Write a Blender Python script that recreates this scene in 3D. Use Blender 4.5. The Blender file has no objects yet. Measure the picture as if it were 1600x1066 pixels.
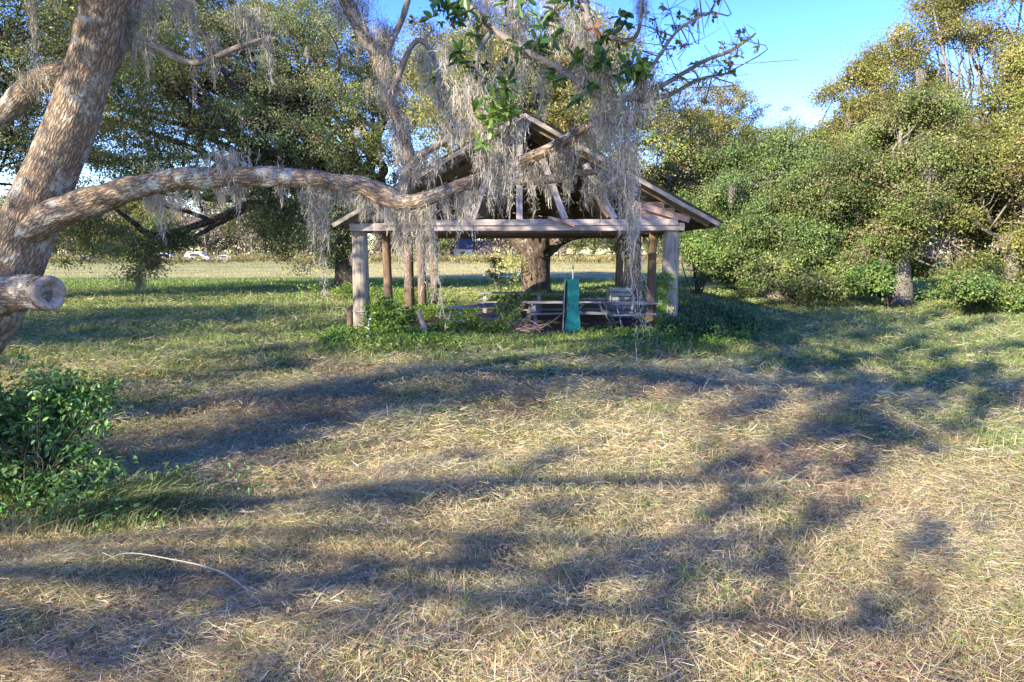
import bpy, math
import numpy as np
from mathutils import Vector, Matrix

R = np.random.default_rng(11)
S = bpy.context.scene
COL = S.collection
PI = math.pi

# ------------------------------------------------------------------ camera geometry
F = 1067.0; HC = 2.35; HOR = 392.0
PITCH = math.atan((533 - HOR) / F)
CP, SP = math.cos(PITCH), math.sin(PITCH)
def pt(px, py, d):
    """Point in the place seen at photo pixel (px,py), d metres ahead of the camera."""
    a = (px - 800) / F; b = (533 - py) / F
    v = np.array([a, CP + b * SP, -SP + b * CP])
    return np.array([0, 0, HC]) + v * (d / v[1])
def gx(px, d): return (px - 800) / F * d * 1.008
SUN_AZ = math.radians(44); SUN_EL = math.radians(23)

# ------------------------------------------------------------------ numpy noise
def _h(ix, iy, iz, s):
    n = (ix * 374761393 + iy * 668265263 + iz * 2147483647 + s * 974634777) & 0xffffffff
    n = ((n ^ (n >> 13)) * 1274126177) & 0xffffffff
    n = ((n ^ (n >> 16)) * 2246822519) & 0xffffffff
    return ((n ^ (n >> 15)) & 0xffffff) / float(0xffffff)
def vn(x, y, z=None, s=0):
    x = np.asarray(x, float); y = np.asarray(y, float)
    z = np.zeros_like(x) if z is None else np.asarray(z, float)
    ix, iy, iz = (np.floor(q).astype(np.int64) for q in (x, y, z))
    fx, fy, fz = x - ix, y - iy, z - iz
    fx, fy, fz = (q * q * (3 - 2 * q) for q in (fx, fy, fz))
    r = 0
    for dx in (0, 1):
        for dy in (0, 1):
            for dz in (0, 1):
                r = r + _h(ix + dx, iy + dy, iz + dz, s) * (fx if dx else 1 - fx) * (fy if dy else 1 - fy) * (fz if dz else 1 - fz)
    return r
def fbm(x, y, s=0, o=4):
    r = 0; a = .5; t = 0
    for i in range(o):
        r = r + a * vn(np.asarray(x) * 2 ** i, np.asarray(y) * 2 ** i, None, s + i); t += a; a *= .5
    return r / t
def sm(a, b, x):
    t = np.clip((x - a) / (b - a), 0, 1); return t * t * (3 - 2 * t)

def H(x, y):
    x = np.asarray(x, float); y = np.asarray(y, float)
    d = np.hypot(x, y)
    near = 1 - sm(18, 60, d)
    # mown windrows running up and to the right, plus lumps
    w = vn((x * .62 - y * .78) * .9, (x * .78 + y * .62) * .22, None, 5) - .5
    h = near * (.22 * w + .20 * (fbm(x * .9, y * .9, 3, 3) - .5) + .05 * (vn(x * 4.2, y * 4.2, None, 8) - .5))
    h = h + (1 - near) * .0
    px0 = sm(14.5, 17.5, y) * (1 - sm(31, 34, y)) * sm(-7, -4.5, x) * (1 - sm(4.5, 8, x))
    return h * (1 - px0)

def greenness(x, y):
    """0 dry straw ... 1 green sward, over the meadow."""
    d = np.hypot(x, y)
    n = fbm(x * .35, y * .35, 21, 4)
    n2 = fbm(x * 1.3, y * 1.3, 25, 3)
    g = .40 + .85 * (n - .5) + .9 * (n2 - .5)
    g += .62 * sm(11, 18, y) + .42 * sm(2.6, 6.5, x - .12 * y) + .24 * sm(2.5, 6.5, -x - .18 * y)
    g -= .38 * (1 - sm(5, 10.5, y))
    g -= .95 * sm(56, 63, y + 5 * (fbm(x * .12, y * .3, 40, 2) - .5)) - .25 * sm(80, 110, y) * fbm(x * .05, y * .1, 41, 3)
    return np.clip(g, 0, 1)

# ------------------------------------------------------------------ mesh builder
class MB:
    def __init__(s): s.v = []; s.q = []; s.t = []; s.c = []; s.b = []; s.n = 0
    def add(s, v, q=None, t=None, col=None, bark=None):
        v = np.asarray(v, float).reshape(-1, 3)
        if q is not None and len(q): s.q.append(np.asarray(q, np.int64).reshape(-1, 4) + s.n)
        if t is not None and len(t): s.t.append(np.asarray(t, np.int64).reshape(-1, 3) + s.n)
        if col is not None: s.c.append(np.broadcast_to(np.asarray(col, float), v.shape))
        if bark is not None: s.b.append(np.asarray(bark, float))
        s.v.append(v); s.n += len(v)
    def mesh(s, name, mat, smooth=False, off=None):
        me = bpy.data.meshes.new(name)
        v = np.concatenate(s.v)
        if off is not None: v = v - np.asarray(off)
        q = np.concatenate(s.q) if s.q else np.zeros((0, 4), np.int64)
        t = np.concatenate(s.t) if s.t else np.zeros((0, 3), np.int64)
        me.vertices.add(len(v)); me.vertices.foreach_set('co', v.astype(np.float32).ravel())
        me.loops.add(q.size + t.size)
        me.loops.foreach_set('vertex_index', np.concatenate([q.ravel(), t.ravel()]).astype(np.int32))
        me.polygons.add(len(q) + len(t))
        ls = np.concatenate([np.arange(len(q)) * 4, q.size + np.arange(len(t)) * 3]).astype(np.int32)
        me.polygons.foreach_set('loop_start', ls)
        me.polygons.foreach_set('loop_total', np.concatenate([np.full(len(q), 4), np.full(len(t), 3)]).astype(np.int32))
        me.polygons.foreach_set('use_smooth', np.full(len(q) + len(t), smooth))
        if s.c:
            c = np.concatenate(s.c); a = me.attributes.new('tint', 'FLOAT_COLOR', 'POINT')
            a.data.foreach_set('color', np.concatenate([c, np.ones((len(c), 1))], 1).astype(np.float32).ravel())
        if s.b:
            b = np.concatenate(s.b); a = me.attributes.new('grain', 'FLOAT_VECTOR', 'POINT')
            a.data.foreach_set('vector', b.astype(np.float32).ravel())
        me.update(calc_edges=True)
        me.materials.append(mat)
        return me
    def build(s, name, mat, parent=None, smooth=False, loc=None):
        off = parent['_loc'] if parent is not None else loc
        o = bpy.data.objects.new(name, s.mesh(name, mat, smooth, off)); COL.objects.link(o)
        if parent is not None: o.parent = parent
        elif loc is not None: o.location = tuple(loc)
        o['_loc'] = list(map(float, off)) if off is not None else [0, 0, 0]
        return o
def sub(mb, name, mat, part, smooth=False):
    return mb.build(name, mat, part, smooth)
def tag(o, label, cat, group=None):
    o['label'] = label; o['category'] = cat
    if group: o['group'] = group
    return o
def thing(name, label, cat, loc, group=None):
    o = bpy.data.objects.new(name, None); COL.objects.link(o); o.empty_display_size = .2
    o.location = tuple(map(float, loc)); o['_loc'] = list(map(float, loc))
    return tag(o, label, cat, group)
def copy_tree(o, loc=None, rz=0, sc=1, parent=None):
    c = o.copy(); COL.objects.link(c)
    if parent is not None: c.parent = parent
    else: c.location = loc; c.rotation_euler = (0, 0, rz); c.scale = (sc, sc, sc)
    for ch in list(o.children): copy_tree(ch, parent=c)
    return c

def nrm(a): return a / np.maximum(np.linalg.norm(a, axis=-1, keepdims=True), 1e-9)
def spline(P, n):
    """Catmull-Rom through rows of P (any columns), n samples."""
    P = np.asarray(P, float); Q = np.vstack([2 * P[0] - P[1], P, 2 * P[-1] - P[-2]])
    t = np.linspace(0, len(P) - 1 - 1e-6, n); i = t.astype(int); f = (t - i)[:, None]
    a, b, c, d = Q[i], Q[i + 1], Q[i + 2], Q[i + 3]
    return .5 * ((2 * b) + (c - a) * f + (2 * a - 5 * b + 4 * c - d) * f ** 2 + (3 * b - a - 3 * c + d) * f ** 3)
def tube(mb, path, rad, sides=10, rough=0., seed=0, freq=(6, 1.2), cap=True):
    path = np.asarray(path, float); n = len(path); rad = np.broadcast_to(np.asarray(rad, float), (n,))
    T = nrm(np.gradient(path, axis=0)); u = np.zeros((n, 3))
    ref = np.array([1., 0, 0]) if abs(T[0, 0]) < .8 else np.array([0, 1., 0])
    u[0] = nrm(ref - T[0] * (ref @ T[0]))
    for i in range(1, n): u[i] = nrm(u[i - 1] - T[i] * (u[i - 1] @ T[i]))
    w = np.cross(T, u)
    L = np.concatenate([[0], np.cumsum(np.linalg.norm(np.diff(path, axis=0), axis=1))])
    th = np.arange(sides) / sides * 2 * PI; c, s_ = np.cos(th), np.sin(th)
    r = np.repeat(rad[:, None], sides, 1)
    gx_, gy_, gz_ = c[None] * r, s_[None] * r, np.repeat(L[:, None], sides, 1)
    if rough:
        k = 1. / max(rad.max(), 1e-3)
        r = r * (1 + rough * 2 * (vn(gx_ * k * 1.6 + seed * 7.1, gy_ * k * 1.6, gz_ * k * .7, 31) - .5)
                 + rough * .9 * (vn(gx_ * k * freq[0] + seed, gy_ * k * freq[0], gz_ * k * freq[1], 33) - .5))
    v = path[:, None] + u[:, None] * (c[None] * r)[..., None] + w[:, None] * (s_[None] * r)[..., None]
    a = np.arange(n - 1)[:, None] * sides; j = np.arange(sides)[None]; jn = (j + 1) % sides
    q = np.stack([a + j, a + jn, a + sides + jn, a + sides + j], -1).reshape(-1, 4)
    tr = []
    V = v.reshape(-1, 3); B = np.stack([gx_, gy_, gz_ + seed * 3.7], -1).reshape(-1, 3)
    if cap:
        V = np.vstack([V, path[:1], path[-1:]]); B = np.vstack([B, [[0, 0, L[0] + seed * 3.7]], [[0, 0, L[-1] + seed * 3.7]]])
        k0, k1 = n * sides, n * sides + 1
        for i in range(sides):
            tr += [(k0, (i + 1) % sides, i), (k1, (n - 1) * sides + i, (n - 1) * sides + (i + 1) % sides)]
    mb.add(V, q, tr if tr else None, None, B)
def beam(mb, p0, p1, w, h, up=(0, 0, 1), ch=.008, warp=.0):
    """Sawn board with softened edges from p0 to p1, grain along it."""
    p0, p1 = np.asarray(p0, float), np.asarray(p1, float)
    d = p1 - p0; L = np.linalg.norm(d); d = d / L
    up = np.asarray(up, float)
    if abs(up @ d) > .97: up = np.array([0, 1., 0])
    x = nrm(np.cross(d, up)); z = np.cross(x, d)
    ch = min(ch, w * .3, h * .3); a, b = w / 2, h / 2
    pr = np.array([(-a + ch, -b), (a - ch, -b), (a, -b + ch), (a, b - ch), (a - ch, b), (-a + ch, b), (-a, b - ch), (-a, -b + ch)])
    n = max(2, int(L / .5) + 1) if warp else 2
    ts = np.linspace(0, 1, n); V = []; B = []; sd = R.random() * 50
    for t in ts:
        o = p0 + d * L * t
        if warp: o = o + x * warp * (R.random() - .5) + z * warp * (R.random() - .5)
        V.append(o + pr[:, :1] * x + pr[:, 1:] * z); B.append(np.column_stack([pr[:, 0] + sd, pr[:, 1] + sd * .3, np.full(8, t * L + sd)]))
    V = np.vstack(V); B = np.vstack(B)
    q = []
    for i in range(n - 1):
        for j in range(8): q.append((i * 8 + j, i * 8 + (j + 1) % 8, i * 8 + 8 + (j + 1) % 8, i * 8 + 8 + j))
    e = (n - 1) * 8; t = []
    for j in range(1, 7): t += [(0, j + 1, j), (e, e + j, e + j + 1)]
    mb.add(V, q, t, None, B)
def box(mb, c, s, rz=0, ch=.006):
    c = np.asarray(c, float); u = np.array([math.cos(rz), math.sin(rz), 0])
    beam(mb, c - u * s[0] / 2, c + u * s[0] / 2, s[1], s[2], ch=ch)

def leaves(mb, P, N, L, W, col, shape='diamond', fwd=None):
    n = len(P); N = nrm(N)
    t = R.normal(size=(n, 3)) if fwd is None else fwd + .35 * R.normal(size=(n, 3))
    t = nrm(t - N * (t * N).sum(1, keepdims=True)); b = np.cross(N, t)
    L = np.broadcast_to(L, (n,))[:, None]; W = np.broadcast_to(W, (n,))[:, None]
    i = np.arange(n)[:, None]
    if shape == 'diamond':
        v = np.stack([P, P + t * L * .45 + b * W * .5 + N * W * .16, P + t * L - N * L * .1, P + t * L * .5 - b * W * .5 + N * W * .16], 1)
        mb.add(v.reshape(-1, 3), i * 4 + np.array([[0, 1, 2, 3]]), None, np.repeat(col, 4, 0))
    else:
        st = [(.22, .34), (.5, .5), (.8, .33)]; vs = [P]
        for a, ww in st:
            m = P + t * L * a - N * L * .22 * a * a
            vs += [m + b * W * ww + N * W * .14, m, m - b * W * ww + N * W * .14]
        vs.append(P + t * L - N * L * .22)
        v = np.stack(vs, 1); k = v.shape[1]
        q = np.array([(1, 2, 5, 4), (2, 3, 6, 5), (4, 5, 8, 7), (5, 6, 9, 8)]); tr = np.array([(0, 2, 1), (0, 3, 2), (7, 8, 10), (8, 9, 10)])
        mb.add(v.reshape(-1, 3), (i[:, :, None] * k + q[None]).reshape(-1, 4), (i[:, :, None] * k + tr[None]).reshape(-1, 3), np.repeat(col, k, 0))

def palette(n, cols, w=None, jit=.18):
    cols = np.asarray(cols, float)
    c = cols[R.choice(len(cols), n, p=w)]
    return np.clip(c * (1 + jit * R.normal(size=(n, 1))) * (1 + .06 * R.normal(size=(n, 3))), .004, 1)

# ------------------------------------------------------------------ materials
def newmat(name):
    m = bpy.data.materials.new(name); m.use_nodes = True
    nt = m.node_tree; b = nt.nodes['Principled BSDF']
    return m, nt, b
def nd(nt, t, **kw):
    n = nt.nodes.new(t)
    for k, v in kw.items():
        if k.startswith('_'): n.inputs[k[1:]].default_value = v
        else: setattr(n, k, v)
    return n
def ramp(nt, src, stops):
    r = nt.nodes.new('ShaderNodeValToRGB'); e = r.color_ramp.elements
    while len(e) < len(stops): e.new(.5)
    for k, (p, c) in zip(e, stops): k.position = p; k.color = (*c, 1)
    nt.links.new(src, r.inputs[0]); return r
def mat_leaf(name, rough=.5, trans=.3, spec=.4):
    m, nt, b = newmat(name); a = nd(nt, 'ShaderNodeAttribute', attribute_name='tint')
    nt.links.new(a.outputs['Color'], b.inputs['Base Color'])
    b.inputs['Roughness'].default_value = rough; b.inputs['Specular IOR Level'].default_value = spec
    t = nd(nt, 'ShaderNodeBsdfTranslucent'); mx = nd(nt, 'ShaderNodeMixShader'); mx.inputs[0].default_value = trans
    g = nd(nt, 'ShaderNodeMix', data_type='RGBA', blend_type='MULTIPLY'); g.inputs[0].default_value = 1
    g.inputs[7].default_value = (1.5, 1.35, .6, 1)
    nt.links.new(a.outputs['Color'], g.inputs[6]); nt.links.new(g.outputs[2], t.inputs['Color'])
    nt.links.new(b.outputs[0], mx.inputs[1]); nt.links.new(t.outputs[0], mx.inputs[2])
    nt.links.new(mx.outputs[0], nt.nodes['Material Output'].inputs['Surface']); return m
def mat_grain(name, stops, scale, stretch, bump=.5, dist=.02, spots=None, rough=.85, spot_scale=2.2, th=(.60, .66)):
    """Bark or wood: noise stretched along the member's own grain."""
    m, nt, b = newmat(name); a = nd(nt, 'ShaderNodeAttribute', attribute_name='grain')
    mp = nd(nt, 'ShaderNodeMapping'); mp.inputs['Scale'].default_value = (scale, scale, scale * stretch)
    nt.links.new(a.outputs['Vector'], mp.inputs['Vector'])
    n1 = nd(nt, 'ShaderNodeTexNoise', _Scale=1., _Detail=6., _Roughness=.65); nt.links.new(mp.outputs[0], n1.inputs['Vector'])
    n1.inputs['Distortion'].default_value = .6
    c = ramp(nt, n1.outputs['Fac'], stops); out = c.outputs[0]
    n2 = nd(nt, 'ShaderNodeTexNoise', _Scale=spot_scale, _Detail=7., _Roughness=.7); nt.links.new(a.outputs['Vector'], n2.inputs['Vector'])
    # broad tone change
    n3 = nd(nt, 'ShaderNodeTexNoise', _Scale=.9, _Detail=2.); nt.links.new(a.outputs['Vector'], n3.inputs['Vector'])
    mr = nd(nt, 'ShaderNodeMapRange'); mr.inputs[1].default_value = .3; mr.inputs[2].default_value = .7; mr.inputs[3].default_value = .7; mr.inputs[4].default_value = 1.25
    nt.links.new(n3.outputs['Fac'], mr.inputs[0])
    mu = nd(nt, 'ShaderNodeMix', data_type='RGBA', blend_type='MULTIPLY'); mu.inputs[0].default_value = 1
    nt.links.new(out, mu.inputs[6]); nt.links.new(mr.outputs[0], mu.inputs[7]); out = mu.outputs[2]
    if spots:
        r2 = ramp(nt, n2.outputs['Fac'], [(th[0], (0, 0, 0)), (th[1], (1, 1, 1))])
        mx = nd(nt, 'ShaderNodeMix', data_type='RGBA'); mx.inputs[7].default_value = (*spots, 1)
        nt.links.new(r2.outputs[0], mx.inputs[0]); nt.links.new(out, mx.inputs[6]); out = mx.outputs[2]
    nt.links.new(out, b.inputs['Base Color']); b.inputs['Roughness'].default_value = rough
    b.inputs['Specular IOR Level'].default_value = .25
    bp = nd(nt, 'ShaderNodeBump', _Strength=bump, _Distance=dist); nt.links.new(n1.outputs['Fac'], bp.inputs['Height'])
    nt.links.new(bp.outputs[0], b.inputs['Normal']); return m
def mat_bark(name, lo, mid, hi, cell=32., lichen=(.40, .41, .37), th=(.53, .60), dist=.03):
    """Blocky furrowed oak bark: cell cracks stretched along the stem."""
    m, nt, b = newmat(name); a = nd(nt, 'ShaderNodeAttribute', attribute_name='grain')
    wn = nd(nt, 'ShaderNodeTexNoise', _Scale=16., _Detail=4.); nt.links.new(a.outputs['Vector'], wn.inputs['Vector'])
    ad = nd(nt, 'ShaderNodeMix', data_type='VECTOR'); ad.inputs[0].default_value = .045
    nt.links.new(a.outputs['Vector'], ad.inputs[4]); nt.links.new(wn.outputs['Color'], ad.inputs[5])
    mp = nd(nt, 'ShaderNodeMapping'); mp.inputs['Scale'].default_value = (cell, cell, cell * .20)
    nt.links.new(ad.outputs[1], mp.inputs['Vector'])
    vo = nd(nt, 'ShaderNodeTexVoronoi', feature='DISTANCE_TO_EDGE', _Scale=1.); nt.links.new(mp.outputs[0], vo.inputs['Vector'])
    n1 = nd(nt, 'ShaderNodeTexNoise', _Scale=2.6, _Detail=5., _Roughness=.7); nt.links.new(mp.outputs[0], n1.inputs['Vector'])
    cr = nd(nt, 'ShaderNodeMapRange'); cr.inputs[2].default_value = .32; nt.links.new(vo.outputs['Distance'], cr.inputs[0])
    hm = nd(nt, 'ShaderNodeMath', operation='MULTIPLY_ADD'); hm.inputs[1].default_value = .5
    nt.links.new(cr.outputs[0], hm.inputs[0])
    h2 = nd(nt, 'ShaderNodeMath', operation='MULTIPLY'); h2.inputs[1].default_value = .6; nt.links.new(n1.outputs['Fac'], h2.inputs[0])
    nt.links.new(h2.outputs[0], hm.inputs[2])
    c = ramp(nt, hm.outputs[0], [(.18, lo), (.45, mid), (.75, hi)])
    n3 = nd(nt, 'ShaderNodeTexNoise', _Scale=1.4, _Detail=3.); nt.links.new(a.outputs['Vector'], n3.inputs['Vector'])
    mr = nd(nt, 'ShaderNodeMapRange'); mr.inputs[1].default_value = .3; mr.inputs[2].default_value = .7; mr.inputs[3].default_value = .7; mr.inputs[4].default_value = 1.2
    nt.links.new(n3.outputs['Fac'], mr.inputs[0])
    mu = nd(nt, 'ShaderNodeMix', data_type='RGBA', blend_type='MULTIPLY'); mu.inputs[0].default_value = 1
    nt.links.new(c.outputs[0], mu.inputs[6]); nt.links.new(mr.outputs[0], mu.inputs[7])
    n2 = nd(nt, 'ShaderNodeTexNoise', _Scale=4.2, _Detail=9., _Roughness=.78); nt.links.new(a.outputs['Vector'], n2.inputs['Vector'])
    r2 = ramp(nt, n2.outputs['Fac'], [(th[0], (0, 0, 0)), (th[1], (.85, .85, .85))])
    mx = nd(nt, 'ShaderNodeMix', data_type='RGBA'); mx.inputs[7].default_value = (*lichen, 1)
    nt.links.new(r2.outputs[0], mx.inputs[0]); nt.links.new(mu.outputs[2], mx.inputs[6])
    nt.links.new(mx.outputs[2], b.inputs['Base Color']); b.inputs['Roughness'].default_value = .9; b.inputs['Specular IOR Level'].default_value = .2
    bp = nd(nt, 'ShaderNodeBump', _Strength=.9, _Distance=dist); nt.links.new(hm.outputs[0], bp.inputs['Height'])
    nt.links.new(bp.outputs[0], b.inputs['Normal']); return m
def mat_plain(name, col, rough=.6, metal=0., var=.35, scale=6., dirt=None):
    m, nt, b = newmat(name); tc = nd(nt, 'ShaderNodeTexCoord')
    n = nd(nt, 'ShaderNodeTexNoise', _Scale=scale, _Detail=6., _Roughness=.65); nt.links.new(tc.outputs['Object'], n.inputs['Vector'])
    d = dirt or tuple(x * (1 - var) for x in col)
    r = ramp(nt, n.outputs['Fac'], [(.36, d), (.58, col)]); nt.links.new(r.outputs[0], b.inputs['Base Color'])
    b.inputs['Roughness'].default_value = rough; b.inputs['Metallic'].default_value = metal
    bp = nd(nt, 'ShaderNodeBump', _Strength=.2, _Distance=.01); nt.links.new(n.outputs['Fac'], bp.inputs['Height']); nt.links.new(bp.outputs[0], b.inputs['Normal'])
    return m

M_BARK = mat_bark('oak_bark', (.05, .037, .027), (.19, .138, .096), (.34, .26, .19))
M_BARK_D = mat_grain('dark_bark', [(.35, (.025, .02, .015)), (.6, (.085, .065, .05))], 9, .3, .9, .06, (.22, .21, .18), .9, 1.5)
M_BARK_B = mat_grain('broad_bark', [(.35, (.028, .02, .015)), (.52, (.095, .07, .052)), (.7, (.19, .14, .10))], 7, .22, 1., .12, (.30, .27, .23), .9, 2.)
M_BARK_G = mat_grain('twig_bark', [(.3, (.08, .066, .055)), (.65, (.25, .215, .18))], 30, .3, .6, .01, (.45, .45, .40), .9, 9)
M_CUT = mat_grain('healed_cut', [(.3, (.20, .15, .11)), (.65, (.46, .38, .30))], 24, 1., .6, .02, None, .9)
M_POST = mat_grain('weathered_pole', [(.3, (.11, .085, .065)), (.6, (.37, .315, .25))], 26, .06, .5, .01, (.26, .25, .2), .9, 1.3)
M_POST_B = mat_grain('brown_shaded_pole', [(.3, (.065, .043, .03)), (.6, (.19, .125, .085))], 26, .06, .5, .01, None, .9)
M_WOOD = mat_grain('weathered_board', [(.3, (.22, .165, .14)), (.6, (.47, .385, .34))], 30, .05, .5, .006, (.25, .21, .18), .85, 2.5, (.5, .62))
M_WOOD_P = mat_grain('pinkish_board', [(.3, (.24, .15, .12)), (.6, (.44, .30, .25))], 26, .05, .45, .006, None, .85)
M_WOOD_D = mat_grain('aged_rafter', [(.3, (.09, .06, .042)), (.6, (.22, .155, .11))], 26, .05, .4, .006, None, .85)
M_WOOD_T = mat_grain('bleached_plank', [(.3, (.17, .16, .155)), (.6, (.38, .36, .34))], 30, .05, .5, .006, None, .8)
M_WOOD_BL = mat_grain('flaking_blue_paint', [(.33, (.12, .135, .155)), (.6, (.25, .29, .33))], 28, .07, .4, .005, (.40, .39, .37), .7, 8.)
M_ROOF = mat_grain('galvanised_sheet', [(.3, (.22, .21, .20)), (.65, (.42, .42, .42))], 6, .2, .2, .01, (.20, .10, .055), .5, 1.8)
M_GREEN = mat_grain('green_enamel', [(.3, (.015, .19, .14)), (.65, (.03, .31, .235))], 8, .3, .15, .004, (.05, .10, .075), .5, 7., (.54, .64))
M_PIPE = mat_plain('grey_pipe', (.42, .45, .47), .45, .3)
M_WHITE = mat_plain('white_paint', (.78, .78, .76), .6, 0, .15)
M_LEAF = mat_leaf('oak_leaf', .5, .28)
M_LEAF_G = mat_leaf('glossy_leaf', .42, .25, .4)
M_GRASS = mat_leaf('grass_blade', .65, .3, .2)
M_MOSS = mat_leaf('spanish_moss', .95, .25, .05)

# ------------------------------------------------------------------ sky, sun, camera
w = bpy.data.worlds.new('World'); S.world = w; w.use_nodes = True
nt = w.node_tree; bg = nt.nodes['Background']
sk = nt.nodes.new('ShaderNodeTexSky'); sk.sky_type = 'NISHITA'; sk.sun_disc = False
sk.sun_elevation = SUN_EL; sk.sun_rotation = PI + SUN_AZ
sk.altitude = 0; sk.air_density = 1.0; sk.dust_density = .0; sk.ozone_density = 3.5
hs = nt.nodes.new('ShaderNodeHueSaturation'); hs.inputs['Saturation'].default_value = 1.32; hs.inputs['Value'].default_value = .84; hs.inputs['Hue'].default_value = .533
nt.links.new(sk.outputs[0], hs.inputs['Color']); nt.links.new(hs.outputs[0], bg.inputs[0]); bg.inputs[1].default_value = .15
ld = bpy.data.lights.new('sun', 'SUN'); ld.energy = 3.3; ld.angle = math.radians(.53); ld.color = (1, .89, .72)
lo = bpy.data.objects.new('sun', ld); COL.objects.link(lo)
sd = Vector((math.sin(SUN_AZ) * math.cos(SUN_EL), math.cos(SUN_AZ) * math.cos(SUN_EL), -math.sin(SUN_EL)))
lo.rotation_euler = sd.to_track_quat('-Z', 'Y').to_euler(); lo.location = (-20, -20, 30)
cd = bpy.data.cameras.new('camera'); cam = bpy.data.objects.new('camera', cd); COL.objects.link(cam)
cam.location = (0, 0, HC); cam.rotation_euler = (PI / 2 - PITCH, 0, 0)
cd.sensor_width = 36; cd.lens = 36 * F / 1600; cd.clip_end = 3000; cd.clip_start = .05
S.camera = cam
vs = S.view_settings; vs.view_transform = 'Standard'; vs.look = 'None'; vs.exposure = 2.33; vs.gamma = 1
S.cycles.max_bounces = 6; S.cycles.diffuse_bounces = 3; S.cycles.glossy_bounces = 2; S.cycles.transmission_bounces = 4

# ------------------------------------------------------------------ ground
STRAW = np.array([(.52, .415, .225), (.60, .495, .30), (.41, .32, .175), (.52, .455, .22), (.34, .25, .15), (.66, .57, .39), (.45, .38, .27)])
GREEN = np.array([(.16, .235, .06), (.21, .28, .075), (.12, .19, .06), (.26, .31, .10)])
def ground():
    k = np.linspace(-1, 1, 341); xs = np.sign(k) * (np.abs(k) * 14 + np.abs(k) ** 5 * 400)
    j = np.linspace(0, 1, 420); ys = -40 + j * 0; ys = np.concatenate([np.linspace(-45, 0, 60), np.linspace(.12, 26, 330), 26 + 474 * np.linspace(.004, 1, 90) ** 2.4])
    X, Y = np.meshgrid(xs, ys); Z = H(X, Y)
    g = greenness(X, Y)[..., None]
    n = fbm(X * 2.1, Y * 2.1, 60, 3)[..., None]
    far = sm(40, 62, Y)[..., None]
    straw = np.array([.35, .265, .15]) * (.7 + .6 * n) * (1 - far) + far * np.array([.44, .385, .165]) * (.85 + .3 * n)
    green = np.array([.095, .13, .045]) * (.75 + .5 * n)
    c = straw * (1 - g) + green * g
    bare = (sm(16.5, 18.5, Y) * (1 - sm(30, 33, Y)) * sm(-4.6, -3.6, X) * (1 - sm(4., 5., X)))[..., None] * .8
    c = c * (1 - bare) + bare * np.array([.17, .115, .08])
    ny, nx = X.shape; i = np.arange(ny - 1)[:, None] * nx; jj = np.arange(nx - 1)[None]
    q = np.stack([i + jj, i + jj + 1, i + nx + jj + 1, i + nx + jj], -1).reshape(-1, 4)
    m, nt, b = newmat('meadow_soil'); a = nd(nt, 'ShaderNodeAttribute', attribute_name='tint'); tc = nd(nt, 'ShaderNodeTexCoord')
    n1 = nd(nt, 'ShaderNodeTexNoise', _Scale=14., _Detail=8., _Roughness=.75); nt.links.new(tc.outputs['Object'], n1.inputs['Vector'])
    n2 = nd(nt, 'ShaderNodeTexNoise', _Scale=.55, _Detail=6., _Roughness=.7); nt.links.new(tc.outputs['Object'], n2.inputs['Vector'])
    r1 = ramp(nt, n1.outputs['Fac'], [(.3, (.45, .45, .45)), (.68, (1.4, 1.36, 1.3))]); r2 = ramp(nt, n2.outputs['Fac'], [(.35, (.85, .92, .85)), (.65, (1.15, 1.08, 1.05))])
    mx = nd(nt, 'ShaderNodeMix', data_type='RGBA', blend_type='MULTIPLY'); mx.inputs[0].default_value = 1
    mx2 = nd(nt, 'ShaderNodeMix', data_type='RGBA', blend_type='MULTIPLY'); mx2.inputs[0].default_value = 1
    nt.links.new(a.outputs['Color'], mx.inputs[6]); nt.links.new(r1.outputs[0], mx.inputs[7])
    nt.links.new(mx.outputs[2], mx2.inputs[6]); nt.links.new(r2.outputs[0], mx2.inputs[7]); nt.links.new(mx2.outputs[2], b.inputs['Base Color'])
    b.inputs['Roughness'].default_value = 1; b.inputs['Specular IOR Level'].default_value = .1
    bp = nd(nt, 'ShaderNodeBump', _Strength=.8, _Distance=.05); nt.links.new(n1.outputs['Fac'], bp.inputs['Height']); nt.links.new(bp.outputs[0], b.inputs['Normal'])
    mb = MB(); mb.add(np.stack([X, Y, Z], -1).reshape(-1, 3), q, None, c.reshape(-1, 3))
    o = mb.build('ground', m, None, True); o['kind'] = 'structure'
ground()

def blade_mesh(mb, P, az, lean, L, W, col, curl):
    """Bent strips: two base, two middle, one tip vertex."""
    n = len(P); d = np.stack([np.cos(az), np.sin(az), np.zeros(n)], 1); s_ = np.stack([-np.sin(az), np.cos(az), np.zeros(n)], 1)
    up = np.array([0, 0, 1.])
    dir1 = d * np.sin(lean)[:, None] + up * np.cos(lean)[:, None]
    l2 = np.minimum(lean + curl, 1.9); dir2 = d * np.sin(l2)[:, None] + up * np.cos(l2)[:, None]
    tw = R.normal(size=n) * .7; sw = s_ * np.cos(tw)[:, None] + np.cross(dir1, s_) * np.sin(tw)[:, None]
    L = L[:, None]; W = W[:, None]
    m = P + dir1 * L * .55; t = m + dir2 * L * .45
    v = np.stack([P - sw * W * .5, P + sw * W * .5, m + sw * W * .42, m - sw * W * .42, t], 1)
    i = np.arange(n)[:, None] * 5
    mb.add(v.reshape(-1, 3), i + np.array([[0, 1, 2, 3]]), i + np.array([[3, 2, 4]]), np.repeat(col, 5, 0))

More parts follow.
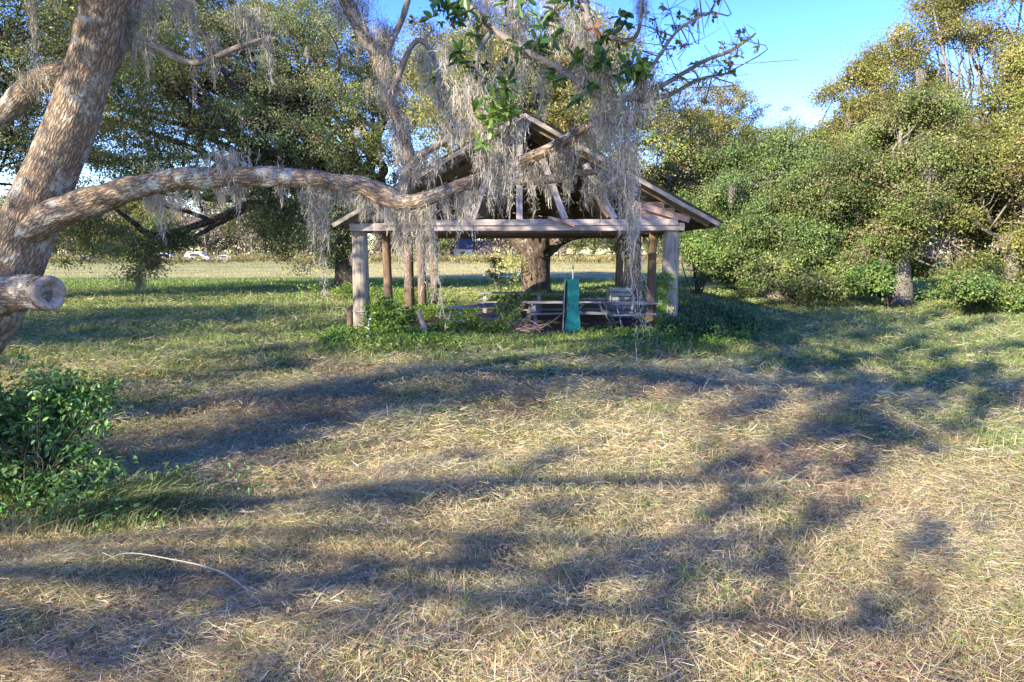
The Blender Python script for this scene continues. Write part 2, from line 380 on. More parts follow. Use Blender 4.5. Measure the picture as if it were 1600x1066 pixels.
def scatter(n0, ymin, ymax, d0=5.):
    """Points on the meadow, thinning with distance; returns x, y, size factor."""
    # sample y with pdf ~ width*n0/s^2
    ys = np.linspace(ymin, ymax, 400); s = np.maximum(1, ys / d0); wd = 1.66 * ys + 2.5
    den = wd * n0 / s ** 2; cum = np.concatenate([[0], np.cumsum((den[1:] + den[:-1]) / 2 * np.diff(ys))])
    N = int(cum[-1]); y = np.interp(R.random(N) * cum[-1], cum, ys); x = (R.random(N) - .5) * (1.66 * y + 2.5)
    return x, y, np.maximum(1, y / d0)
def inpav(x, y): return (y > 18.0) & (y < 31.5) & (x > -4.3) & (x < 4.6)

def grass():
    # flat-lying mown hay
    x, y, s = scatter(7000, 2.2, 42.)
    g = greenness(x, y); keep = (R.random(len(x)) > g * .72) & ~inpav(x, y); x, y, s, g = x[keep], y[keep], s[keep], g[keep]
    n = len(x); mb = MB()
    az = 2 * PI * R.random(n); sw = (fbm(x * .5, y * .5, 71, 2) - .5) * 5 + .7; m = R.random(n) < .3; az[m] = sw[m] + .55 * R.normal(size=m.sum()) + PI * (R.random(m.sum()) < .5)
    lift = R.random(n) ** 2 * .075 * np.minimum(s, 2)
    heap = np.clip(fbm(x * 1.3, y * 1.3, 77, 3) - .42, 0, 1) * .42
    P = np.stack([x, y, H(x, y) + .006 + lift + heap * R.random(n)], 1)
    lean = np.clip(1.45 + .22 * R.normal(size=n), .5, 1.75)
    L = (.045 + .13 * R.random(n) ** 2) * np.minimum(s, 3.) ** .75; W = (.0018 + .0024 * R.random(n)) * s
    tone = fbm(x * .8, y * .8, 90, 3)[:, None]
    col = palette(n, STRAW) * (.72 + .56 * tone); gm = (R.random(n) < .16 + g * .4); col[gm] = palette(gm.sum(), np.array([(.27, .30, .11), (.21, .26, .10), (.33, .34, .15)]))
    rd = R.random(n) < .35 * sm(.52, .68, fbm(x * .6 + 40, y * .6, 95, 3)); col[rd] = palette(rd.sum(), np.array([(.30, .18, .11), (.24, .15, .10)]))
    blade_mesh(mb, P, az, lean, L, W, col, .25 * R.normal(size=n))
    # standing stubble and green tufts
    x, y, s = scatter(5200, 2.2, 56.)
    g = greenness(x, y); tuft = fbm(x * 2.6, y * 2.6, 99, 3); keep = (R.random(len(x)) < g * .9 * sm(.34, .62, tuft) * 1.5 + .07) & ~inpav(x, y)
    x, y, s, g = x[keep], y[keep], s[keep], g[keep]; n = len(x)
    P = np.stack([x, y, H(x, y) - .01], 1)
    L = (.045 + .10 * R.random(n)) * np.minimum(s, 3.) ** .35 * (.6 + .7 * g); W = (.003 + .003 * R.random(n)) * s
    col = palette(n, GREEN); dm = R.random(n) > .25 + g * .85; col[dm] = palette(dm.sum(), STRAW)
    blade_mesh(mb, P, 2 * PI * R.random(n), np.abs(.55 * R.normal(size=n)) + .1, L, W, col, .3 + .3 * R.random(n))
    # tussocks of longer grass
    tn = 150; ty = 3 + 22 * R.random(tn) ** 1.3; tx = (R.random(tn) - .5) * 1.6 * ty
    k = 46; cx = np.repeat(tx, k) + .06 * R.normal(size=tn * k); cy = np.repeat(ty, k) + .06 * R.normal(size=tn * k)
    ok = ~inpav(cx, cy) & ~((cy > 14)); cx, cy = cx[ok], cy[ok]; n = len(cx); s = np.maximum(1, cy / 5.)
    tg = np.repeat(R.random(tn) < .5, k)[ok]; col = palette(n, STRAW); col[tg] = palette(tg.sum(), GREEN)
    blade_mesh(mb, np.stack([cx, cy, H(cx, cy) - .01], 1), 2 * PI * R.random(n), np.abs(.5 * R.normal(size=n)) + .15, (.08 + .16 * R.random(n)), (.004 + .002 * R.random(n)) * s, col, .3 + .6 * R.random(n))
    o = mb.build('meadow_grass', M_GRASS); o['kind'] = 'stuff'
    # far sward: coarse low tufts over the sunlit field
    n = 60000; y = 52 + 110 * R.random(n) ** 1.8; x = (R.random(n) - .5) * 1.7 * y
    P = np.stack([x, y, H(x, y) - .02], 1); s = y / 52; g = greenness(x, y)
    col = palette(n, np.array([(.45, .40, .17), (.40, .36, .15), (.49, .43, .20), (.34, .34, .12)]), None, .1); gm = R.random(n) < g; col[gm] = palette(gm.sum(), GREEN)
    mb = MB(); blade_mesh(mb, P, 2 * PI * R.random(n), .3 + .5 * R.random(n), .10 + .12 * R.random(n), .03 * s, col, .3 + 0 * x)
    o = mb.build('field_grass', M_GRASS); o['kind'] = 'stuff'
grass()

n = 2600; x, y, s_ = scatter(40, 2.3, 16.); x, y = x[:n], y[:n]; n = len(x); mb = MB()
leaves(mb, np.stack([x, y, H(x, y) + .03 + .05 * R.random(n)], 1), np.array([0, 0, 1.]) + .5 * R.normal(size=(n, 3)), .035 + .03 * R.random(n), .016 + .014 * R.random(n), palette(n, [(.26, .16, .09), (.36, .25, .15), (.20, .13, .08), (.42, .32, .20)]), 'ovate')
o = mb.build('fallen_leaves', M_GRASS); o['kind'] = 'stuff'
# loose dry stalks lying on the hay
def stalk(pts, r, label, mat=None, g='dry stalks lying on the hay'):
    P = []
    for px, py, lift in pts:
        d = HC * F / (py - HOR); x = gx(px, d); P.append((x, d, float(H(x, d)) + lift))
    mb = MB(); P = spline(np.array(P), 24); tube(mb, P, np.linspace(r, r * .4, 24), 6, .1)
    tag(mb.build('dry_stalk', mat or M_STALK, None, True, loc=P[0]), label, 'stalk', g)
M_STALK = mat_grain('dry_stalk', [(.3, (.42, .33, .22)), (.6, (.62, .53, .38))], 40, .1, .2, .004)
M_STALK_B = mat_grain('brown_stalk', [(.3, (.25, .16, .10)), (.6, (.42, .28, .18))], 40, .1, .2, .004)
stalk([(372, 952, .05), (320, 934, .13), (240, 925, .16), (165, 928, .14), (105, 945, .06)], .006, 'long pale stalk arching over the hay in front of the leafy shrub')
stalk([(165, 928, .1), (185, 905, .12), (208, 882, .12)], .006, 'short brown stalk sticking up from the root of the long arching stalk', M_STALK_B)
stalk([(470, 992, .06), (488, 975, .1), (506, 958, .12)], .007, 'short straight tan stalk lying alone right of the long arching stalk')
stalk([(575, 712, .05), (610, 700, .1), (645, 684, .12), (660, 668, .25)], .008, 'thin bent stalk with a green leaf, at the edge of the big shadow')
stalk([(360, 815, .06), (380, 817, .07), (395, 815, .06)], .012, 'stubby pale stick lying between the shrub and the big shadow edge')
stalk([(1395, 870, .06), (1408, 852, .09), (1418, 845, .1)], .008, 'short brown stick in a dark hollow on the grassier side', M_STALK_B)

# ------------------------------------------------------------------ trees
OAK = [(.115, .16, .035), (.16, .20, .048), (.08, .12, .03), (.21, .225, .07), (.14, .165, .055), (.19, .165, .085)]
OAK_D = [(.05, .072, .028), (.075, .10, .034), (.10, .125, .045), (.15, .155, .06)]
OAK_M = [(.115, .15, .05), (.155, .185, .065), (.20, .215, .085), (.25, .25, .11), (.09, .12, .042)]
OAK_B = [(.09, .145, .038), (.12, .175, .05), (.07, .11, .034), (.16, .205, .065)]
OAK_Y = [(.18, .20, .04), (.23, .235, .055), (.13, .155, .035), (.28, .265, .09), (.21, .17, .07)]
BUSH = [(.10, .175, .035), (.14, .21, .045), (.075, .13, .03), (.18, .22, .06)]
LUSH = [(.12, .21, .03), (.17, .27, .04), (.08, .155, .028), (.23, .31, .06)]
def sublobes(lobes, k=9, r0=.20, r1=.22):
    """Cauliflower lumps over each big lobe."""
    out = []
    for l in np.asarray(lobes, float):
        m = max(4, int(k * (l[3] * l[4] * l[5]) ** .45 / 2.)); d = nrm(R.normal(size=(m, 3)) + [0, 0, .25]); f = .62 + .42 * R.random((m, 1))
        c = l[:3] + d * l[3:] * f; r = (l[3:].mean() * (r0 + r1 * R.random((m, 1)))) * np.array([[1.1, 1.1, .8]])
        out.append(np.hstack([c, r]))
    return np.vstack(out)
def crown_points(lobes, nc, thin=.55, zmin=None, lump=True, hole=.36):
    lobes = np.asarray(lobes, float)
    if lump: lobes = sublobes(lobes, *(lump if lump is not True else ())); thin = max(thin, .7 if lump is True else .82)
    C, Rr = lobes[:, :3], lobes[:, 3:]
    wt = (Rr[:, 0] * Rr[:, 1] * Rr[:, 2]) ** (2 / 3); out = []; tot = 0
    for _ in range(60):
        m = nc * 2; k = R.choice(len(C), m, p=wt / wt.sum()); d = nrm(R.normal(size=(m, 3)) + [0, 0, .2]); rr = R.random(m) ** .3
        p = C[k] + d * Rr[k] * rr[:, None]
        inside = np.min(np.linalg.norm((p[:, None] - C[None]) / Rr[None], axis=2), axis=1)
        keep = (inside > thin) | (R.random(m) < .08)
        keep &= vn(p[:, 0] * .55, p[:, 1] * .55, p[:, 2] * .75, 51) > hole
        if zmin is not None: keep &= p[:, 2] > zmin
        p = p[keep]; out.append(p); tot += len(p)
        if tot >= nc: break
    return np.vstack(out)[:nc]
def foliage(mb, cl, per, rc, L, W, cols, shape='diamond', clump_jit=.22, up=.5):
    nc = len(cl); n = nc * per; k = np.repeat(np.arange(nc), per)
    rr = rc * (.6 + .8 * R.random(nc)); el = np.array([1, 1, .62])
    d = R.normal(size=(n, 3)) * np.where(R.random(n) < .2, .95, .58)[:, None]; q = np.linalg.norm(d, axis=1, keepdims=True); d = d * np.minimum(1, 2.1 / np.maximum(q, 1e-6))
    P = cl[k] + d * rr[k][:, None] * el
    N = nrm(d) * .7 + np.array([0, 0, up]) + .55 * R.normal(size=(n, 3))
    tone = (.6 + .8 * vn(cl[:, 0] * .45, cl[:, 1] * .45, cl[:, 2] * .45, 61))[:, None]
    cc = (palette(nc, cols, None, clump_jit) * tone)[k] * (1 + .13 * R.normal(size=(n, 1)))
    leaves(mb, P, N, L * (.7 + .6 * R.random(n)), W * (.7 + .6 * R.random(n)), np.clip(cc, .006, 1), shape)
def limbs(mb, start, targets, r0, sides=7, wob=.12, rough=.12, sag=.0):
    """Crooked limbs from a fork point out to clump centres."""
    for k, t in enumerate(targets):
        s_ = np.asarray(start[k] if np.ndim(start) == 2 else start, float); d = t - s_; L = np.linalg.norm(d)
        m = [s_]
        for f in (.25, .5, .75): m.append(s_ + d * f + np.array([0, 0, L * (.10 - sag) * math.sin(f * PI)]) + R.normal(size=3) * L * wob * .5)
        m.append(t); P = spline(np.array(m), 14); rr = r0 * (.55 + .9 * R.random()) * np.linspace(1, .16, 14)
        tube(mb, P, rr, sides, rough, k)
def moss_rib(mb, P0, n, ln, wd, col, curl=.9, seg=3, down=.75):
    """Loose curling threads: n bent ribbons from points P0."""
    d = R.normal(size=(n, 3)); d[:, 2] -= down * 1.6; d = nrm(d); b = nrm(np.cross(d, R.normal(size=(n, 3))))
    vsn = []; p = P0.copy(); ln = np.broadcast_to(ln, (n,))[:, None]; wd = np.broadcast_to(wd, (n,))[:, None]
    for i in range(seg + 1):
        tw = wd * (1 - .55 * i / seg); vsn += [p - b * tw / 2, p + b * tw / 2]
        p = p + d * ln / seg; d = nrm(d + curl * .55 * R.normal(size=(n, 3)) + np.array([0, 0, -.25]))
    v = np.stack(vsn, 1); k = 2 * (seg + 1); i = np.arange(n)[:, None, None] * k
    q = np.array([(2 * j, 2 * j + 1, 2 * j + 3, 2 * j + 2) for j in range(seg)])[None]
    mb.add(v.reshape(-1, 3), (i + q).reshape(-1, 4), None, np.repeat(col, k, 0))
MOSS = [(.34, .315, .285), (.43, .395, .36), (.255, .235, .21), (.37, .355, .31), (.47, .43, .395)]
def beard(mb, top, L, w, dens=1., th=.006, drift=(0, 0), cols=MOSS, step=.045, curl=.075, taper=.75):
    """One hanging swag of moss: strands gathered to a tapering tail."""
    m = max(3, int(74 * (w / .3) * dens)); st = []
    o = R.normal(size=(m, 2)) * np.array([w * .33, w * .22]); e = np.linalg.norm(o / (w * .5), axis=1)
    ln = L * np.clip(1 - .5 * e ** 1.0, .15, 1) * (.35 + .65 * R.random(m)); ln[np.argmin(e)] = L; ln[np.argsort(e)[1:3]] = L * .9
    pts = []
    for k in range(m):
        n = max(3, int(ln[k] / step)); t = np.arange(n) * step
        f = 1 - taper * (t / L) ** .8
        x = o[k, 0] * f + np.cumsum(R.normal(size=n)) * .007 + drift[0] * (t / L) ** 1.3 * L
        y = o[k, 1] * f + np.cumsum(R.normal(size=n)) * .007 + drift[1] * (t / L) ** 1.3 * L
        pts.append(np.stack([top[0] + x, top[1] + y, top[2] - t + .05 * R.normal()], 1))
    A = np.vstack(pts); n = len(A)
    moss_rib(mb, A, n, step * 2. * (.7 + .6 * R.random(n)), th * (.7 + .6 * R.random(n)), palette(n, cols, None, .12), .45, 3, 2.3)
    k = R.integers(0, n, int(n * 1.8)); moss_rib(mb, A[k] + .02 * R.normal(size=(len(k), 3)), len(k), curl * (.4 + .8 * R.random(len(k))), th * .7, palette(len(k), cols, None, .14), 1.9, 4, .2)
def moss_part(root, cl, n, L, w, th, dens=.5, name='hanging_moss'):
    mb = MB(); k = R.choice(len(cl), n)
    for i in k:
        beard(mb, cl[i] + R.normal(size=3) * .2 - np.array([0, 0, .1]), L * (.4 + R.random()), w * (.5 + R.random()), dens, th, step=.16, curl=.18, cols=[(.30, .27, .22), (.24, .215, .18), (.36, .32, .27)])
    return mb.build(name, M_MOSS, root)
def tree(name, label, base, trunk, fork, lobes, nc, per, rc, L, W, cols, nl=26, r0=.16, barkm=None, moss=0, group=None, thin=.55, zmin=None, cat='tree', sides=16, extra=None, rag=.12, lump=True, hole=.36):
    root = thing(name, label, cat, (base[0], base[1], float(H(base[0], base[1])) - .05), group)
    tb = MB(); tp = spline(np.array(trunk, float), 26); tube(tb, tp[:, :3], tp[:, 3], sides, .16, R.random() * 9)
    cl = crown_points(lobes, nc, thin, zmin, lump, hole)
    nc = len(cl)
    if extra: cl = np.vstack([cl, crown_points(*extra)])
    cl = cl + rag * R.normal(size=cl.shape)
    tg = cl[R.choice(nc, nl, replace=False)]; limbs(tb, np.asarray(fork, float), tg, r0)
    sb = tg[R.integers(0, nl, nl * 2)]; limbs(tb, sb * .6 + np.asarray(fork)[None] * .4, cl[R.choice(nc, nl * 2)], r0 * .33, 5)
    tb.build('trunk', barkm or M_BARK_D, root, True)
    fb = MB(); foliage(fb, cl, per, rc, L, W, cols); fb.build('crown', M_LEAF, root)
    if moss: moss_part(root, cl, moss, 1.1, .35, .018)
    return root

def lob(px, py, d, rx, rz, ry=None): # lobe seen at pixel, radii in metres
    return [*pt(px, py, d), rx, ry or rx, rz]

# --- oak behind the left half of the lawn (dark spreading crown)
d = 40.; bx = gx(548, d)
tree('live_oak', 'wide dark oak behind the lawn, whose low crooked limbs reach left over the field',
     (bx, d), [(bx, d, -.2, .85), (bx - .2, d, 1.6, .62), (bx + .1, d, 3.2, .58), (bx + .9, d, 5.6, .42), (bx + .2, d + .4, 8.5, .28)], (bx + .3, d, 3.6),
     [lob(430, 210, 40, 6, 3.4), lob(300, 150, 41, 6, 3.2), lob(200, 230, 40, 5.5, 2.8), lob(330, 290, 38, 5, 1.6), lob(520, 260, 39, 4, 2.6), lob(470, 90, 42, 4.5, 2.4), lob(560, 330, 38, 2.6, 1.8), lob(120, 170, 41, 5, 3.5), lob(90, 380, 37, 1.6, 1.0), lob(230, 405, 36, 1.5, .8), lob(340, 60, 42, 5, 2.2), lob(240, 40, 43, 5.5, 3), lob(430, 20, 43, 3.6, 2.4), lob(160, 70, 43, 5, 3), lob(330, 10, 43, 4, 2), lob(520, 130, 41, 3.4, 2), lob(600, 210, 42, 3, 2.4), lob(440, 340, 39, 2.6, 1.), lob(560, 120, 43, 3.6, 2.2), lob(610, 150, 44, 3, 2), lob(480, 60, 44, 3.4, 1.8), lob(590, 260, 42, 3, 2.2), lob(210, 140, 42, 4, 2.4)],
     3000, 105, .62, .13, .07, OAK_M, 46, .26, None, 100, extra=([lob(90, 375, 36, 1.8, 1.2), lob(225, 400, 36, 1.3, .9), lob(250, 375, 37, 1.8, .8), lob(150, 350, 37, 2, .8), lob(330, 360, 37, 1.6, .7), lob(205, 425, 36, .7, .5), lob(480, 375, 39, 2., 1.5), lob(525, 405, 39, 1.1, 1.), lob(440, 345, 39, 2., 1.)], 260, .5))
# its two long low limbs are part of the crown skeleton, drawn as their own part
root = [o for o in COL.objects if o.name == 'live_oak'][0]
lb = MB()
for pts in ([(545, 360, 40, .30), (470, 330, 39, .24), (400, 318, 38.5, .2), (330, 345, 38, .19), (245, 368, 37.5, .18), (205, 345, 37, .14), (170, 318, 37, .08)],
            [(400, 318, 38.5, .18), (340, 350, 38, .14), (300, 372, 37.5, .09), (260, 385, 37, .05)],
            [(548, 300, 40, .3), (600, 268, 39.5, .24), (570, 235, 39, .17), (530, 200, 39, .1)],
            [(330, 345, 38, .14), (290, 330, 38, .1), (250, 322, 38, .06)]):
    A = np.array([[*pt(a, b, c), r] for a, b, c, r in pts]); A = spline(A, 40); tube(lb, A[:, :3], A[:, 3], 9, .15, 3)
lb.build('low_limb', M_BARK_D, root, True)

# --- oak right behind the pavilion (pale forked trunk in the opening)
d = 37.; bx = gx(838, d)
t2 = tree('live_oak', 'oak with a thick forked pale trunk, standing centred behind the pavilion',
     (bx, d), [(bx, d, -.2, 1.05), (bx, d, .35, .82), (bx, d, 1.5, .76), (bx - .05, d, 2.3, .8), (bx - .5, d, 3.2, .6), (bx - 1.6, d, 5.2, .4), (bx - 1.2, d, 8, .25)], (bx, d, 2.2),
     [lob(800, 170, 38, 5, 3.4), lob(700, 210, 38, 4, 2.6), lob(900, 150, 39, 4.6, 3), lob(990, 230, 38, 3.6, 2.4), lob(760, 120, 40, 4, 2.2), lob(650, 150, 41, 3.2, 2.2), lob(870, 260, 36, 4, 1.6), lob(950, 330, 35, 3.2, 1.1), lob(790, 420, 35.5, 1.3, .7), lob(830, 80, 41, 4, 2.4), lob(930, 100, 41, 3.4, 2), lob(720, 110, 41, 3.2, 2)],
     1700, 90, .66, .15, .078, OAK_Y, 40, .24, M_BARK_B, 60, sides=28)
lb = MB()
for pts in ([(835, 405, 37, .5), (858, 388, 36.8, .4), (895, 366, 36.5, .32), (960, 362, 36, .24), (1050, 355, 35.5, .2), (1120, 340, 35, .1)],
            [(838, 405, 37, .6), (815, 380, 36.8, .45), (770, 350, 36.5, .35), (700, 330, 36, .25)],
            [(838, 400, 37, .6), (862, 360, 37, .45), (880, 300, 37, .33), (930, 220, 37.5, .2)]):
    A = np.array([[*pt(a, b, c), r] for a, b, c, r in pts]); A = spline(A, 40); tube(lb, A[:, :3], A[:, 3], 12, .14, 5)
lb.build('fork_limb', M_BARK_B, t2, True)

# --- oaks closing the clearing on the right
tall = [('tall oak at the right end of the clearing, its open top showing sky', 1525, 33, [(1540, 30, 33, 3.2, 2.2), (1485, 75, 34, 2.6, 1.9), (1600, 10, 33, 3, 2.4), (1465, 40, 34, 1.7, 1.4), (1520, -10, 34, 1.8, 1.2), (1520, 190, 33, 4.4, 2.4), (1640, 160, 32, 3.4, 3)], OAK_Y, 520),
        ('slim-topped oak with a narrow loose spire against the blue sky', 1345, 36, [(1355, 125, 36, 1.5, 1.6), (1362, 95, 36, 1., .8), (1318, 150, 36, 1.1, .8), (1300, 195, 36, 1.6, 1.2), (1385, 130, 36, 1.2, .9), (1360, 230, 35, 3.6, 2.2), (1400, 180, 36, 2.2, 1.7), (1290, 290, 36, 3, 2.2)], OAK_Y, 420),
        ('broad dense oak with foliage down to the lawn, below the slim spire', 1400, 29.5, [(1390, 290, 29.5, 3.4, 2.4), (1450, 250, 30, 3.2, 2.3), (1330, 330, 29.5, 2.6, 2.0), (1420, 370, 29, 3.4, 1.5), (1360, 420, 28.5, 2.4, .9)], OAK, 620),
        ('broad dense oak at the right edge with a dark hollow under it', 1575, 29, [(1560, 260, 29, 3.2, 2.6), (1630, 300, 28.5, 3.2, 3), (1510, 320, 29, 2.8, 1.9), (1600, 360, 28, 2.6, 1.1), (1490, 395, 28, 1.6, .8), (1560, 415, 30.5, 2.6, 1.5), (1650, 420, 30, 2.6, 1.8), (1480, 425, 31, 2.2, 1.2)], OAK_Y, 600),
        ('rounded oak with a low fringe, between pavilion and slim spire', 1205, 33, [(1200, 290, 33, 3.4, 2.2), (1150, 330, 33, 3, 1.9), (1260, 320, 32, 2.8, 2.2), (1220, 390, 31, 3, 1.2), (1180, 420, 31, 2, .8), (1270, 410, 30, 1.8, 1.2)], OAK_B, 640),
        ('olive oak farther off behind the right slope of the pavilion roof', 1110, 46, [(1110, 210, 46, 4.6, 3.2), (1040, 230, 46, 4, 2.6), (1190, 235, 47, 4.2, 2.4), (1100, 300, 45, 5, 2.6), (1030, 340, 44, 4, 1.8), (1245, 250, 48, 2.8, 1.7)], OAK_Y, 560)]
for lab, px, d, lobs, cols, nc in tall:
    bx = gx(px, d); fz = 2.6
    tree('live_oak', lab, (bx, d), [(bx, d, -.2, .5), (bx + .1, d, 1, .38), (bx - .1, d, 2.2, .34), (bx + .2, d, 4.2, .24), (bx, d, 6.5, .13)], (bx, d, fz),
         [lob(*l[:3], *[q * .9 for q in l[3:]]) for l in lobs], int(nc * 2.8), 105, .44, .105, .06, cols, 64, .11, M_BARK_G, 34, 'oaks along the right of the clearing', zmin=.25, rag=.15, lump=(8, .22, .24), hole=.43)
for lab, px, d, lobs, cols in [('bright green bush at the foot of the dense oaks, middle of the right side', 1385, 26.5, [(1385, 440, 26.5, 1.1, .55), (1350, 450, 26.5, .8, .45)], BUSH),
        ('bright green low bush in front of the right edge oak', 1510, 25, [(1500, 445, 25, 1.7, .55), (1570, 455, 24.6, 1.3, .4), (1450, 450, 25, 1, .4)], BUSH),
        ('leafy bush at the lawn edge right of the fence posts', 1240, 27.5, [(1230, 425, 27.5, 1.4, .8), (1270, 440, 27, 1.1, .6), (1195, 435, 28, 1, .6)], OAK),
        ('yellow-green sapling bush just outside the right pavilion posts', 1085, 31, [(1080, 385, 31, 1, .7), (1100, 410, 31, .9, .6)], BUSH)]:
    bx = gx(px, d)
    tree('bush', lab, (bx, d), [(bx, d, -.1, .06), (bx, d, .5, .05), (bx + .1, d, .9, .02)], (bx, d, .2), [lob(*l) for l in lobs], 130, 70, .34, .12, .07, cols, 14, .03, M_BARK_D, 0, 'bushes at the lawn edge', .3, .03, 'bush', 8)

# --- oak at the far left, behind the leaning trunk
d = 30.; bx = gx(-190, d)
tree('live_oak', 'oak off to the left, its leafy top behind the leaning trunk', (bx, d), [(bx, d, -.2, .6), (bx, d, 2, .5), (bx + 1, d, 5, .35), (bx + 1.5, d, 8, .2)], (bx + .4, d, 3),
     [lob(20, 60, 30, 4.5, 2.8), lob(-120, 140, 30, 5, 3.4), lob(90, 20, 31, 4, 2), lob(-60, 260, 29, 4, 2), lob(-300, 180, 30, 6, 4), lob(105, 385, 27, 1.0, .75), lob(40, 400, 27, 1.3, .8), lob(170, 60, 32, 3, 2)], 1400, 80, .55, .13, .07, OAK, 34, .2, M_BARK_D, 20)

# ------------------------------------------------------------------ far trees beyond the field
def far_protos():
    out = []
    for k in range(3):
        lobes = [[R.normal() * 2.4, R.normal() * 2, 2.5 + 10 * R.random(), 2.6 + R.random(), 2.6, 2. + R.random()] for _ in range(6)]
        out.append(tree('far_tree', 'hazy leafy tree in the far line beyond the sunlit field', (0, 300), [(0, 300, -.2, .4), (0, 300, 4, .3), (.4, 300, 8, .15)], (0, 300, 3.5),
                        [[a, b + 300, c, *r] for a, b, c, *r in lobes], 300, 26, .9, .42, .25, [OAK, OAK_M, OAK_Y][k], 14, .14, M_BARK_D, 6, 'leafy trees of the far line', .4))
    for k in range(2):
        root = thing('bare_tree', 'bare grey tree in the far line beyond the sunlit field', 'tree', (0, 300, 0), 'bare trees of the far line'); mb = MB()
        tube(mb, spline(np.array([(0, 300, -.2), (.2, 300, 5), (-.2, 300, 10), (.3, 300, 14.)]), 14), np.linspace(.32, .07, 14), 7, .1)
        for i in range(34):
            z = 2.0 + 10 * R.random(); a = R.random() * 2 * PI; l = 1.4 + 3.2 * R.random()
            s0 = np.array([0, 300, z]); e = s0 + np.array([math.cos(a) * l, math.sin(a) * l, l * (.5 + .5 * R.random())])
            limbs(mb, s0, [e], .11, 5, .2); limbs(mb, np.repeat(((s0 + e) / 2)[None], 5, 0), (s0 + e) / 2 + R.normal(size=(5, 3)) * [1.2, 1.2, .8] + [0, 0, .9], .045, 4, .2)
        mb.build('trunk', M_BARK_G, root, True)
        cl = np.stack([R.normal(size=110) * 2.4, 300 + R.normal(size=110) * 2.2, 1.5 + 12 * R.random(110)], 1)
        fb = MB(); foliage(fb, cl, 12, 1.1, .45, .2, [(.34, .25, .19), (.42, .33, .26), (.26, .22, .14)]); fb.build('crown', M_LEAF, root)
        out.append(root)
    return out
protos = far_protos(); first = [True] * 5
spots = []
for px in list(range(40, 480, 26)) + list(range(478, 700, 30)) + list(range(690, 1000, 24)) + [1030, 1075, 1120, 1165]:
    spots.append((px + R.normal() * 7, 158 + 34 * R.random()))
for px in range(-20, 1060, 19): spots.append((px + R.normal() * 8, 205 + 40 * R.random()))
for px in range(1040, 1700, 26): spots.append((px + R.normal() * 8, 78 + 24 * R.random()))
for px, d in spots:
    k = R.choice(5, p=[.17, .13, .2, .27, .23]); loc = (gx(px, d), d, 0); rz = R.random() * 6; sc = (.8 + .5 * R.random()) * (1.25 if d > 200 else 1)
    if first[k]:
        o = protos[k]; o.location = loc; o.rotation_euler = (0, 0, rz); o.scale = (sc,) * 3; first[k] = False
    else: copy_tree(protos[k], loc, rz, sc)
# scrub hedge along the far field edge
mb = MB(); n = 2600; x = (R.random(n) - .55) * 230; y = 151 + 7 * R.random(n); hgt = .4 + 2.6 * fbm(x * .12, y * .1, 130, 3) * R.random(n) 
foliage(mb, np.stack([x, y, hgt * .8], 1), 22, .7, .35, .2, [(.24, .21, .09), (.30, .24, .12), (.13, .16, .05), (.20, .20, .07)])
n = 2600; x = (R.random(n) - .5) * 420; y = 250 + 10 * R.random(n); hgt = 7.5 * R.random(n) * (.6 + .6 * fbm(x * .05, y * .1, 137, 3))
foliage(mb, np.stack([x, y, hgt], 1), 16, 1.3, .8, .5, [(.16, .18, .09), (.22, .20, .12), (.30, .25, .19), (.12, .15, .07)])
n = 1500; x = (R.random(n) - .62) * 170; y = 128 + 5 * R.random(n); hgt = .5 + 1.9 * fbm(x * .15, y * .1, 133, 3) * R.random(n)
foliage(mb, np.stack([x, y, hgt * .8], 1), 22, .5, .3, .17, [(.30, .25, .10), (.34, .28, .13), (.20, .20, .06)])
o = mb.build('field_edge_scrub', M_LEAF); o['kind'] = 'stuff'

# ------------------------------------------------------------------ far buildings and vehicles
def house(px, d, wd, hg, dp, lab):
    x = gx(px, d); r = thing('white_house', lab, 'house', (x, d, 0)); mb = MB()
    box(mb, (x, d, hg / 2), (wd, dp, hg), 0, .02)
    for s_ in (-1, 1):   # gables
        mb.add([(x + s_ * wd / 2, d - dp / 2, hg), (x + s_ * wd / 2, d + dp / 2, hg), (x + s_ * wd / 2, d, hg + dp * .32)], None, [(0, 1, 2)], None, [(0, 0, 0)] * 3)
    mb.build('wall', M_WHITE, r)
    rb = MB()
    for s_ in (-1, 1): beam(rb, (x - wd / 2 - .4, d + s_ * dp * .27, hg + dp * .16), (x + wd / 2 + .4, d + s_ * dp * .27, hg + dp * .16), dp * .66, .14, up=(0, s_ * .54, .84))
    rb.build('roof', M_SHINGLE, r)
    for f in (-.3, .25):
        wb = MB(); box(wb, (x + f * wd, d - dp / 2 - .02, hg * .55), (1.1, .06, 1.2)); wb.build('window', M_GLASS, r)
M_SHINGLE = mat_plain('grey_shingle', (.17, .17, .18), .9, 0, .3, 3.)
M_GLASS = mat_plain('dark_glass', (.03, .035, .04), .1, 0, .1)
house(712, 172, 9, 2.9, 7, 'white house with a grey gabled roof across the field, seen through the pavilion')
house(752, 178, 5, 2.6, 6, 'small white outbuilding beside the house across the field')
M_BLUE = mat_plain('blue_paint', (.03, .09, .30), .3, .2, .1); M_TYRE = mat_plain('tyre_rubber', (.02, .02, .02), .8)
M_PALE = mat_plain('pale_blue_paint', (.45, .55, .66), .35, .1, .1)
